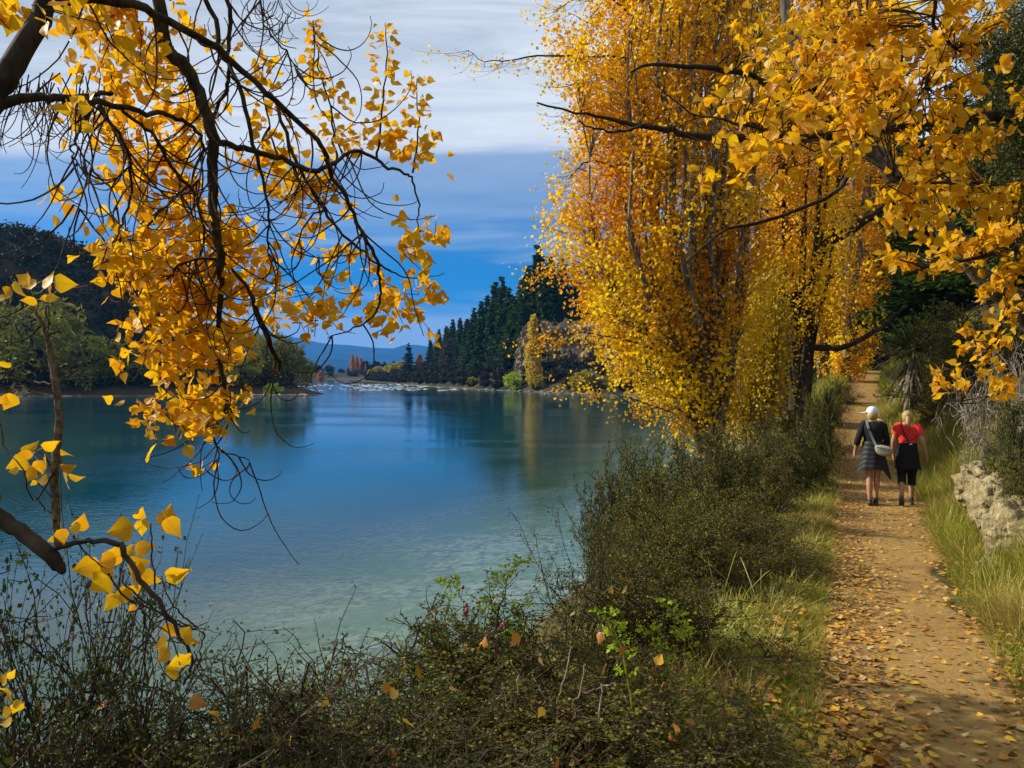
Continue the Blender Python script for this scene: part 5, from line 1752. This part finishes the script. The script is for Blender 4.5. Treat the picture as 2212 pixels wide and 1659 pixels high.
# ------------------------------------------------------------------ fallen leaves
def litter():
    q = np.random.default_rng(730)
    n = 17000
    y = 2.3 + 40 * q.random(n) ** 1.9
    w = np.interp(y, [3, 8, 13, 20], [0.0, .06, .3, .28])
    band = q.random(n)
    # thick on the river side of the tread, thin on the tread itself, some along the right edge
    s = np.where(band < .82, -.47 - w + q.normal(size=n) * .23 + .08, np.where(band < .86, q.uniform(-.5, .5, n), .5 + w * .8 + q.normal(size=n) * .16))
    s = np.where((y > 10) & (q.random(n) < .5), q.uniform(-.8, .75, n), s)
    x = Xp(y) + s / .905
    z = gh(x, y) + .028 + np.where(s < -.6 - w, .05, 0) * q.random(n) + np.where(s > .58 + w, .06, 0) * q.random(n)
    P = np.stack([x, y, z], -1)
    t = np.stack([q.normal(size=n), q.normal(size=n), q.normal(size=n) * .18], -1)
    nn = np.stack([q.normal(size=n) * .28, q.normal(size=n) * .28, np.ones(n)], -1)
    sz = .044 * q.uniform(.55, 1.2, n)
    app = sz / y * (np.abs(P[:, 0] / P[:, 1] * F_) < 1120) * ((ZC - z) / y * F_ < 860)
    o = np.argsort(-app)
    near, rest = o[:300], o[300:]
    ob('leaf_litter', MB().leaves(P[rest], t[rest], nn[rest], sz[rest], 'poplar').mesh('leaf_litter', M_LITTER), kind='stuff', label='dry poplar leaves strewn along the path', cat='leaf litter')
    mats = []
    for mt in (M_LITTER_Y, M_LITTER_B, M_LITTER):
        for k in range(3):
            m = LEAF_ME[(k * 3) % 8].copy()
            m.materials.clear()
            m.materials.append(mt)
            mats.append(m)
    kinds = (('yellow fallen poplar leaf lying on the path', 'yellow leaves on the path'), ('rust brown fallen poplar leaf lying on the path', 'brown leaves on the path'), ('faded tan fallen poplar leaf lying on the path', 'faded leaves on the path'))
    for i in near:
        k = int(q.choice(3, p=[.30, .36, .34]))
        ob('fallen_leaf', mats[k * 3 + int(q.integers(3))], loc=P[i] + [0, 0, .006], rot=basis(t[i], nn[i]).to_euler(), scale=float(sz[i]) * 1.1, label=kinds[k][0], cat='leaf', group=kinds[k][1])
    # leaves caught in the bushes of the near bank
    for k in range(110):
        u, d = q.uniform(60, 1500), q.uniform(2.2, 4.2)
        v = q.uniform(np.interp(u, [0, 600, 1000, 1300, 1500], [1500, 1520, 1400, 1280, 1250]), 1650)
        ob('caught_leaf', mats[int(q.choice([0, 3, 4, 6, 7]))], loc=D(u, v, d), rot=(q.uniform(0, 6), q.uniform(0, 6), q.uniform(0, 6)), scale=float(q.uniform(.035, .055)), label='dead poplar leaf caught in the twigs of the near bushes', cat='leaf', group='leaves caught in the near bushes')


litter()


def gravel():
    q = np.random.default_rng(735)
    base = boulder(736, M_PEB, 1, .2)
    n = len(base.vertices)
    co = np.empty(n * 3, np.float32)
    base.vertices.foreach_get('co', co)
    co = co.reshape(-1, 3)
    tri = np.array([list(p.vertices) for p in base.polygons])
    m = 2600
    y = 2.3 + 12 * q.random(m) ** 1.8
    w = np.interp(y, [3, 8, 13, 20], [0.0, .06, .3, .28])
    s = np.where(q.random(m) < .65, -.34 - w + q.normal(size=m) * .2, q.uniform(-.5, .5, m))
    x = Xp(y) + s / .905
    P = np.stack([x, y, gh(x, y) + .018], -1)
    sz = .006 * np.exp(q.normal(size=m) * .45)
    a = q.random(m) * 6.283
    R = np.stack([np.stack([np.cos(a), -np.sin(a), 0 * a], -1), np.stack([np.sin(a), np.cos(a), 0 * a], -1), np.stack([0 * a, 0 * a, 1 + 0 * a], -1)], 1)
    V = P[:, None] + np.einsum('nij,kj->nki', R, co * [1.2, .9, .6]) * sz[:, None, None]
    ob('gravel', MB().add(V.reshape(-1, 3), ((np.arange(m) * n)[:, None, None] + tri[None]).reshape(-1, 3)).mesh('gravel', M_PEB), kind='stuff', label='small stones scattered on the earth path', cat='gravel')


M_PEB = plain('path pebble', (0.24, 0.19, 0.12), .9, 4.0, .6, .1, .2)
gravel()


# ------------------------------------------------------------------ dog rose with lime green shoots and red hips
def rose():
    q = np.random.default_rng(740)
    b = D(1180, 1700, 3.3)
    b[2] = ground_at(b[0], b[1])
    root = ob('rose_bush', None, loc=b, label='wild rose with lime green leafy shoots and red hips growing through the bushes', cat='rose bush')
    stems = [([(1376, 1680), (1366, 1526), (1348, 1434), (1333, 1379), (1315, 1342), (1285, 1313)], 3.0), ([(1485, 1600), (1462, 1490), (1436, 1420), (1403, 1364)], 3.3), ([(1545, 1580), (1517, 1482), (1495, 1400), (1480, 1372)], 3.6),
             ([(1118, 1490), (1101, 1427), (1112, 1372), (1131, 1305)], 3.6), ([(1045, 1360), (1062, 1290), (1085, 1245), (1130, 1212)], 3.7), ([(1400, 1290), (1440, 1310), (1470, 1345), (1490, 1380)], 3.9), ([(970, 1400), (962, 1340), (975, 1280), (960, 1255)], 3.6)]
    for pts, d in stems:
        P = jit([D(u, v, d) for u, v in pts], 18, .004, q) - b
        ob('stem', MB().tube(P, np.linspace(.0042, .0018, 18), 5).mesh('stem', M_LIME), root)
        # pinnate leaves
        mb = MB()
        C, t = [], []
        for i in range(3, 18):
            for sgn in (-1, 1):
                if q.random() < .72:
                    axis = norm(np.array([sgn * .9, q.normal() * .5, .35 + q.normal() * .2]))
                    for k in range(5):
                        C.append(P[i] + axis * (.012 + .009 * k))
                        t.append(norm(axis + q.normal(size=3) * .8))
        C, t = np.array(C), np.array(t)
        mb.leaves(C, t, rv(len(C), q) + [0, -.5, .6], .020 * q.uniform(.7, 1.3, len(C)), 'quad')
        ob('leaflets', mb.mesh('leaflets', M_LIME), root)['kind'] = 'stuff'
    hip = boulder(741, M_HIP, 2, .05)
    for zx, zy in ((1270, 495), (1295, 610), (1285, 665), (1300, 650), (1100, 660), (1155, 740), (1525, 750), (1545, 730), (1510, 770), (1455, 815), (1490, 885), (1545, 850), (1705, 905), (1730, 930), (1735, 950)):
        d = 3.5
        p = D(576 + zx / 3, 1106 + zy / 3, d)
        h = ob('hip', hip, root, loc=p - b, rot=(q.normal() * .4, q.normal() * .4, 0), scale=(.0085, .0085, .012))
        st = MB().tube([[0, 0, 0], [.5, 0, -3], [1.5, .5, -7]], [.12, .10, .12], 4).mesh('hip_stalk', M_TWIG)
        ob('hip_stalk', st, h)
    # bleached dead canes
    for pts in ([(1235, 1400), (1222, 1450), (1208, 1500), (1203, 1560)], [(1262, 1440), (1255, 1500), (1240, 1520), (1250, 1560)], [(1150, 1462), (1172, 1500), (1195, 1522)], [(1300, 1480), (1296, 1540), (1282, 1610), (1262, 1650)], [(1330, 1480), (1290, 1490), (1265, 1500)], [(1104, 1430), (1118, 1480), (1112, 1530)]):
        P = jit([D(u, v, 2.9) for u, v in pts], 10, .004, q) - b
        ob('dead_cane', MB().tube(P, np.linspace(.0032, .0016, 10), 4).mesh('dead_cane', M_TWIG_PALE), root)


rose()


# ------------------------------------------------------------------ the two walkers
def skin_figure(name, J, bones, mat, root_i=0):
    """one continuous body grown over a skeleton: J = {joint: (x, y, z, r)}"""
    keys = list(J)
    idx = {k: i for i, k in enumerate(keys)}
    me = bpy.data.meshes.new(name)
    me.from_pydata([J[k][:3] for k in keys], [(idx[a], idx[b]) for a, b in bones], [])
    o = bpy.data.objects.new(name + '_tmp', me)
    COL.objects.link(o)
    md = o.modifiers.new('skin', 'SKIN')
    for i, k in enumerate(keys):
        sv = me.skin_vertices[0].data[i]
        sv.radius = (J[k][3], J[k][3] if len(J[k]) < 5 else J[k][4])
        sv.use_root = (i == root_i)
    md.use_smooth_shade = True
    s = o.modifiers.new('sub', 'SUBSURF')
    s.levels = s.render_levels = 2
    dg = bpy.context.evaluated_depsgraph_get()
    out = bpy.data.meshes.new_from_object(o.evaluated_get(dg))
    out.name = name
    out.materials.clear()
    out.materials.append(mat)
    bpy.data.objects.remove(o)
    return out


def loft(rings, seg=22, cap=True):
    """rings: (cx, cy, cz, rx, ry)"""
    a = np.arange(seg) / seg * 2 * np.pi
    V = np.array([[(c[0] + c[3] * math.cos(t), c[1] + c[4] * math.sin(t), c[2]) for t in a] for c in rings])
    mb = MB()
    k = np.arange(seg)
    k2 = (k + 1) % seg
    i = (np.arange(len(rings) - 1) * seg)[:, None]
    fs = [np.stack([i + k, i + k2, i + seg + k2, i + seg + k], -1).reshape(-1, 4)]
    if cap:
        fs += [np.arange(seg)[None, ::-1], ((len(rings) - 1) * seg + np.arange(seg))[None]]
    mb.add(V.reshape(-1, 3), *fs)
    return mb


def ribbon(pts, w, th, nrm):
    p = np.asarray(pts, float)
    t = norm(np.gradient(p, axis=0))
    n = norm(np.asarray(nrm, float) + 0 * p)
    s = norm(np.cross(t, n))
    V = np.concatenate([p - s * w, p + s * w, p + s * w + n * th, p - s * w + n * th])
    m = len(p)
    i = np.arange(m - 1)
    q = [np.stack([a * m + i, b * m + i, b * m + i + 1, a * m + i + 1], -1) for a, b in ((0, 1), (1, 2), (2, 3), (3, 0))]
    return MB().add(V, np.concatenate(q))


M_SKIN = plain('sunlit skin', (0.40, 0.20, 0.12), .55, 25, .12, .05, .3)
M_BLACK = plain('black cloth', (0.007, 0.007, 0.008), .85, 60, .4, .3, .3)
M_NAVY = plain('dark quilted nylon', (0.009, 0.010, 0.013), .6, 40, .3, .2, .4)
M_CAP = plain('white cap cloth', (0.62, 0.66, 0.70), .8, 60, .08, .2, .2)
M_HAIR = plain('blond hair', (0.36, 0.24, 0.09), .5, 90, .45, .5, .4)
M_BAG = plain('stone grey canvas', (0.30, 0.27, 0.21), .8, 60, .15, .2, .2)
M_STRAP = plain('grey webbing', (0.20, 0.20, 0.19), .8, 60, .15, .2, .2)
M_SHOE = plain('dark running shoe', (0.020, 0.020, 0.022), .6, 60, .4, .2, .4)
M_SOLE = plain('shoe sole', (0.10, 0.095, 0.09), .8, 60, .3, .2, .2)
M_ZIP = plain('dark zip', (0.03, 0.03, 0.03), .5)


def shirt_print_mat():
    m, q = newmat('red printed jersey')
    tc = q.n('ShaderNodeTexCoord')
    v = tc.outputs['Object']
    x, y, z = q.n('ShaderNodeSeparateXYZ', i_0=v).outputs
    # flat dark print on the back: looping outlines over two short lines
    dx = q.math('SUBTRACT', x, 0.0)
    dz = q.math('SUBTRACT', z, 1.27)
    wv = q.n('ShaderNodeTexWave', wave_type='RINGS', rings_direction='Y', i_Scale=3.6, i_Distortion=9.0, i_Detail=2.0)
    wv.inputs['Detail Scale'].default_value = 1.4
    q.set(wv, 'Vector', q.n('ShaderNodeCombineXYZ', i_0=dx, i_1=0.0, i_2=q.math('MULTIPLY', dz, 1.3)).outputs[0])
    ln = q.math('LESS_THAN', q.math('ABSOLUTE', q.math('SUBTRACT', wv.outputs['Fac'], .5)), .16)
    e = q.math('ADD', q.math('POWER', q.math('DIVIDE', dx, .125), 2.0), q.math('POWER', q.math('DIVIDE', q.math('ADD', dz, .03), .155), 2.0))
    inside = q.math('LESS_THAN', e, 1.0)
    back = q.math('LESS_THAN', y, 0.0)
    f = q.math('MULTIPLY', q.math('MULTIPLY', ln, inside), back)
    nz = q.noise(v, 40.0, 3.0)
    red = q.mix(nz, (0.62, 0.030, 0.022), (0.78, 0.055, 0.035))
    c = q.mix(q.math('MULTIPLY', f, .9), red, (0.07, 0.008, 0.010))
    fold = q.noise(q.vmul(v, (1, 1, .5)), 9.0, 3.0)
    bp = q.n('ShaderNodeBump', i_Strength=.5, i_Distance=.03, i_Height=fold)
    p = q.n('ShaderNodeBsdfPrincipled', i_Base_Color=c, i_Roughness=.85, i_Normal=bp.outputs[0])
    p.inputs['Specular IOR Level'].default_value = .15
    finish(q, p.outputs[0])
    return m


M_RED = shirt_print_mat()


def shoe(root, x, y, z, pitch, yaw=0.0):
    """heel at (x, y, z); pitch lifts the heel about the toe"""
    me = loft([(0, .10, .022, .040, .128), (0, .10, .030, .043, .132), (0, .095, .055, .041, .122), (0, .065, .078, .037, .088), (0, .028, .10, .037, .050), (0, .022, .125, .040, .046)], 20).mesh('shoe', M_SHOE, True)
    o = ob('shoe', me, root, loc=(x, y, z), rot=(pitch, 0, yaw))
    so = loft([(0, .10, 0.0, .041, .130), (0, .10, .012, .046, .137), (0, .10, .026, .045, .134)], 20).mesh('sole', M_SOLE, True)
    ob('sole', so, o)
    return o


def walker(loc, yaw, label, spec):
    root = ob('person', None, loc=loc, rot=(0, 0, yaw), label=label, cat='person')
    H = spec
    J, bones = {}, []

    def j(k, *p):
        J[k] = p

    def chain(*ks):
        for a, b in zip(ks, ks[1:]):
            bones.append((a, b))
    j('pelvis', 0, 0, .93, .125)
    j('waist', 0, .01, 1.08, .11)
    j('chest', 0, .01, 1.26, .125)
    j('collar', 0, 0, 1.40, .07)
    j('neck', 0, .01, 1.46, .047)
    tx = H.get('look', 0.0)
    j('skull', tx * .2, .03, 1.535, .078)
    j('crown', tx * .2, .03, 1.61, .075)
    j('face', tx * .2 + tx * .35, .075, 1.53, .052)
    chain('pelvis', 'waist', 'chest', 'collar', 'neck', 'skull', 'crown')
    bones.append(('skull', 'face'))
    for s, n in ((-1, 'l'), (1, 'r')):
        A = H['arm' + n]
        j('sh' + n, s * .155, 0, 1.375, .058)
        j('el' + n, *A[0], .040)
        j('fa' + n, *[(a * .6 + b * .4) for a, b in zip(A[0], A[1])], .038)
        j('wr' + n, *A[1], .026)
        w = np.array(A[1])
        dr = norm(w - np.array(A[0]))
        dr = norm(dr + np.array([0, .12, -.35]))
        sd = norm(np.cross(dr, [s * 1.0, 0, 0.0]))       # across the palm
        pm = w + dr * .055
        j('pa' + n, *pm, .033, .018)
        chain('collar', 'sh' + n, 'el' + n, 'fa' + n, 'wr' + n, 'pa' + n)
        curl = np.array([-s * .35, 0, 0])
        for f, (off, ln) in enumerate(((-.027, .062), (-.009, .072), (.009, .068), (.027, .054))):
            b0 = pm + dr * .035 + sd * off
            m1 = b0 + dr * ln * .5 + curl * .012
            e1 = b0 + norm(dr + curl * 1.2) * ln
            j('f%d%s' % (f, n), *b0, .0105)
            j('g%d%s' % (f, n), *m1, .0095)
            j('h%d%s' % (f, n), *e1, .008)
            chain('pa' + n, 'f%d%s' % (f, n), 'g%d%s' % (f, n), 'h%d%s' % (f, n))
        th = w + dr * .025
        t1 = th + norm(dr * .5 - sd * 1.0 + curl * .3) * .042
        t2 = t1 + norm(dr * 1.0 - sd * .35) * .034
        j('t1' + n, *t1, .012)
        j('t2' + n, *t2, .009)
        chain('wr' + n, 't1' + n, 't2' + n)
        Lg = H['leg' + n]
        hip = np.array([s * .085, 0, .88])
        kn, an = np.array(Lg[0]), np.array(Lg[1])
        j('hip' + n, *hip, .088)
        j('th' + n, *(hip * .5 + kn * .5), .074)
        j('kn' + n, *kn, .053)
        j('ca' + n, *(kn * .62 + an * .38 + np.array([0, -.018, 0])), .056)
        j('an' + n, *an, .034)
        fd = Lg[2]
        j('toe' + n, *(an + np.array(fd)), .030)
        chain('pelvis', 'hip' + n, 'th' + n, 'kn' + n, 'ca' + n, 'an' + n, 'toe' + n)
    ob('body', skin_figure('body', J, bones, M_SKIN), root)
    # ears and nose
    for s in (-1, 1):
        ob('ear', boulder(800, M_SKIN, 2, .0), root, loc=(tx * .2 + s * .078, .03, 1.53), scale=(.012, .02, .03))
    # top
    tm = H['top_mat']
    low = H['top_low']
    t = loft([(0, 0, low, .150, .118), (0, 0, low + .06, .152, .115), (0, .005, 1.10, .150, .112), (0, .005, 1.18, .158, .116), (0, .0, 1.27, .172, .118), (0, -.005, 1.34, .178, .110), (0, -.005, 1.385, .165, .092), (0, 0, 1.42, .115, .075), (0, .005, 1.445, .066, .060), (0, .008, 1.455, .060, .056)], 26, False)
    ob('shirt', t.mesh('shirt', tm, True), root)
    for s, n in ((-1, 'l'), (1, 'r')):
        A = H['arm' + n]
        sh = np.array([s * .150, -.002, 1.372])
        el, wr = np.array(A[0]), np.array(A[1])
        if H['sleeve'] > 1:
            P = [sh + [-s * .05, 0, .02], sh, sh * .5 + el * .5, el, el * .6 + wr * .4]
            R = [.062, .068, .060, .054, .052]
        else:
            P = [sh + [-s * .05, 0, .02], sh, sh * .55 + el * .45]
            R = [.064, .072, .074]
        P = jit(P, 12, .002, rng)
        ob('sleeve', MB().tube(P, np.interp(np.linspace(0, 1, 12), np.linspace(0, 1, len(R)), R), 14, False).mesh('sleeve', tm, True), root)
    return root


def skirt(root, name, mat, z0, drop, r0, r1, corners, quilt, seg=44, rows=30):
    """a jacket knotted round the waist; corners: list of (angle, width, extra drop, extra reach)"""
    a = np.arange(seg) / seg * 2 * np.pi
    V = []
    for i in range(rows):
        t = i / (rows - 1)
        ex = sum(e * np.exp(-((np.angle(np.exp(1j * (a - c)))) / w) ** 2) for c, w, e, rr in corners)
        er = sum(rr * np.exp(-((np.angle(np.exp(1j * (a - c)))) / w) ** 2) for c, w, e, rr in corners)
        bul = quilt * np.abs(np.sin(t * math.pi * 6.0)) + .006 * np.sin(a * 9 + t * 3) * t
        rx = r0[0] + (r1[0] - r0[0]) * t ** .8 + bul + er * t ** 2
        ry = r0[1] + (r1[1] - r0[1]) * t ** .8 + bul + er * t ** 2 * .5
        z = z0 - t * (drop + ex)
        V.append(np.stack([rx * np.cos(a), ry * np.sin(a), z + 0 * a], -1))
    V = np.concatenate(V)
    k = np.arange(seg)
    k2 = (k + 1) % seg
    i = (np.arange(rows - 1) * seg)[:, None]
    me = MB().add(V, np.stack([i + k, i + k2, i + seg + k2, i + seg + k], -1).reshape(-1, 4)).mesh(name, mat, True)
    return ob(name, me, root)


def people():
    yaw = -math.radians(25.5)
    d = 13.2
    # ---- walker in black with the white cap
    x = (1887 - 1106) / F_ * d
    z = ground_at(x, d) + .03
    A = dict(arml=((-.235, -.05, 1.12), (-.285, .03, .90)), armr=((.215, .02, 1.11), (.19, .13, .93)),
             legl=((-.055, -.01, .49), (-.045, -.10, .10), (0, .10, -.055)), legr=((.065, .05, .50), (.045, .03, .09), (0, .13, -.06)), top_mat=M_BLACK, top_low=1.0, sleeve=2, look=-.08)
    p = walker((x, d, z), yaw, 'walker in black with white cap, puffer jacket round the waist and bare legs', A)
    skirt(p, 'tied_jacket', M_NAVY, 1.09, .47, (.158, .125), (.215, .165), [(math.pi + .25, .35, .12, .05), (-.35, .32, .17, .085)], .007)
    shoe(p, -.045, -.115, .03, -.35)
    shoe(p, .045, .0, .0, 0.0)
    cap = loft([(-.016, .025, 1.575, .097, .112), (-.016, .025, 1.60, .098, .113), (-.016, .023, 1.635, .090, .104), (-.016, .02, 1.665, .070, .082), (-.016, .02, 1.685, .040, .048), (-.016, .02, 1.690, .006, .008)], 22, False)
    c = ob('cap', cap.mesh('cap', M_CAP, True), p)
    br = MB()
    n = 14
    t = np.linspace(-1.15, 1.15, n)
    fw = math.pi / 2 + 1.15
    base = np.stack([-.016 + .095 * np.cos(fw + t), .025 + .110 * np.sin(fw + t), np.full(n, 1.588)], -1)
    tip = base + np.stack([np.cos(fw + t * .5), np.sin(fw + t * .5), np.full(n, -.16)], -1) * (.10 * np.cos(t / 1.15 * 1.45) + .006)[:, None]
    V = np.concatenate([base, tip, base + [0, 0, .006], tip + [0, 0, .006]])
    i = np.arange(n - 1)
    br.add(V, np.concatenate([np.stack([i, i + 1, i + n + 1, i + n], -1), np.stack([i + 2 * n, i + 3 * n, i + 3 * n + 1, i + 2 * n + 1], -1), np.stack([i + n, i + n + 1, i + 3 * n + 1, i + 3 * n], -1)]))
    ob('brim', br.mesh('brim', M_CAP, True), c)
    hair = loft([(-.016, .005, 1.43, .045, .04), (-.016, .0, 1.47, .078, .07), (-.016, .005, 1.52, .088, .090), (-.016, .012, 1.58, .090, .098)], 18)
    ob('hair', hair.mesh('hair', M_HAIR, True), p)
    ob('pony_tail', MB().tube([[.06, -.06, 1.47], [.12, -.085, 1.455], [.17, -.08, 1.43], [.20, -.07, 1.40]], [.018, .022, .016, .004], 8).mesh('pony_tail', M_HAIR, True), p)
    # bag carried across the back
    b = ob('crossbody_bag', None, loc=(x, d, z), rot=(0, 0, yaw), label='stone grey half moon bag hanging from the walker in black', cat='bag')
    body = MB()
    cx, cy, cz = .165, -.205, .955
    m, k = 20, 5
    ang = np.linspace(0, 2 * np.pi, m, endpoint=False)
    ol = np.stack([np.cos(ang) * .150, np.where(np.sin(ang) > 0, np.sin(ang) * .055, np.sin(ang) * .125) + .03], -1)
    V = []
    for f, dy in ((.55, -.055), (.90, -.045), (1.0, -.02), (1.0, .02), (.9, .045), (.55, .055)):
        q = ol * f
        V.append(np.stack([cx + q[:, 0] * .95 + q[:, 1] * .18, np.full(m, cy + dy), cz + q[:, 1] - q[:, 0] * .18], -1))
    kk = np.arange(m)
    i = (np.arange(5) * m)[:, None]
    body.add(np.concatenate(V), np.stack([i + kk, i + (kk + 1) % m, i + m + (kk + 1) % m, i + m + kk], -1).reshape(-1, 4), kk[None, ::-1], (5 * m + kk)[None])
    ob('bag_body', body.mesh('bag_body', M_BAG, True), b)
    ob('zip', ribbon([(cx - .11, cy - .062, cz + .055), (cx - .02, cy - .066, cz + .045), (cx + .10, cy - .060, cz + .020)], .006, .006, (0, -1, 0)).mesh('zip', M_ZIP), b)
    ob('strap', ribbon(jit([(-.085, .06, 1.425), (-.10, -.02, 1.452), (-.095, -.092, 1.40), (-.06, -.135, 1.28), (-.01, -.142, 1.15), (.04, -.165, 1.04), (.075, -.20, .985)], 20, 0, rng), .019, .005, (0, -1, .25)).mesh('strap', M_STRAP), b)
    ob('strap_buckle', ribbon([(-.075, -.136, 1.315), (-.062, -.146, 1.275)], .024, .008, (0, -1, .2)).mesh('strap_buckle', M_ZIP), b)
    # ---- walker in the red shirt
    x = (1961 - 1106) / F_ * d
    z = ground_at(x, d) + .03
    A = dict(arml=((-.225, -.02, 1.10), (-.215, .05, .87)), armr=((.245, -.05, 1.11), (.30, .03, .88)),
             legl=((-.085, -.03, .50), (-.085, -.20, .19), (0, .07, -.10)), legr=((.075, .09, .49), (.07, .06, .09), (0, .13, -.06)), top_mat=M_RED, top_low=1.02, sleeve=1, look=0.0)
    p = walker((x, d, z), yaw, 'walker in a red printed shirt with a blond pony tail and black leggings', A)
    p.scale = (.98, .98, .97)
    skirt(p, 'tied_jacket', M_BLACK, 1.10, .44, (.150, .118), (.185, .15), [(-.30, .30, .03, .04), (math.pi + .2, .3, .02, .02), (-math.pi / 2, .5, .02, .01)], .004)
    for s, n, k0, kn, an in ((-1, 'l', -.085, A['legl'][0], A['legl'][1]), (1, 'r', .085, A['legr'][0], A['legr'][1])):
        kn, an = np.array(kn), np.array(an)
        P = jit([[k0, 0, .92], [k0, .0, .80], np.array([k0, 0, .88]) * .4 + kn * .6, kn, kn * .62 + an * .38 + [0, -.016, 0]], 16, 0, rng)
        ob('legging', MB().tube(P, np.interp(np.linspace(0, 1, 16), [0, .25, .55, .75, 1], [.10, .105, .088, .068, .068]), 14, False).mesh('legging', M_BLACK, True), p)
    shoe(p, -.085, -.225, .135, -1.0)
    shoe(p, .07, .03, .0, 0.0)
    hair = loft([(0, .0, 1.455, .045, .05), (0, .0, 1.49, .076, .078), (0, .008, 1.54, .090, .098), (0, .012, 1.59, .090, .100), (0, .015, 1.63, .074, .086), (0, .015, 1.66, .044, .055), (0, .015, 1.672, .008, .01)], 20)
    h = ob('hair', hair.mesh('hair', M_HAIR, True), p)
    ob('pony_tail', MB().tube([[0, -.085, 1.57], [0, -.125, 1.555], [.004, -.150, 1.50], [.006, -.152, 1.43], [.004, -.145, 1.385], [.0, -.14, 1.355]], [.020, .028, .040, .042, .028, .004], 12).mesh('pony_tail', M_HAIR, True), h)
    ob('hair_tie', MB().tube([[0, -.100, 1.566], [0, -.118, 1.560]], [.026, .026], 10).mesh('hair_tie', M_ZIP, True), h)
    b = ob('shoulder_strap', ribbon(jit([(-.10, .05, 1.425), (-.105, -.02, 1.452), (-.10, -.088, 1.40), (-.06, -.130, 1.28), (-.01, -.132, 1.17), (.05, -.135, 1.07)], 18, 0, rng), .009, .004, (0, -1, .25)).mesh('shoulder_strap', M_BLACK),
           loc=(x, d, z), rot=(0, 0, yaw), label='thin black bag strap crossing the back of the red printed shirt', cat='strap')
    b.scale = (.98, .98, .97)
    ob('belt_clip', ribbon([(.03, -.135, 1.085), (.07, -.128, 1.083)], .009, .008, (0, -1, 0)).mesh('belt_clip', M_CAP), p)


people()


# ------------------------------------------------------------------ air
def haze():
    m = bpy.data.materials.new('valley haze')
    m.use_nodes = True
    q = NT(m.node_tree)
    v = q.n('ShaderNodeVolumePrincipled', i_Color=(0.07, 0.37, 1.0), i_Density=HAZE)
    v.inputs['Anisotropy'].default_value = 0.0
    o = q.n('ShaderNodeOutputMaterial')
    q.t.links.new(v.outputs[0], o.inputs['Volume'])
    x0, x1, y0, y1, z0, z1 = -9500., 9500., -600., 11000., -5., 640.
    V = [(x, y, z) for z in (z0, z1) for y in (y0, y1) for x in (x0, x1)]
    me = mesh('haze', V, [np.array([[0, 2, 3, 1], [4, 5, 7, 6], [0, 1, 5, 4], [2, 6, 7, 3], [0, 4, 6, 2], [1, 3, 7, 5]])], m)
    ob('haze', me, kind='stuff', label='thin blue air haze over the valley', cat='haze')


HAZE = 1.25e-4
haze()
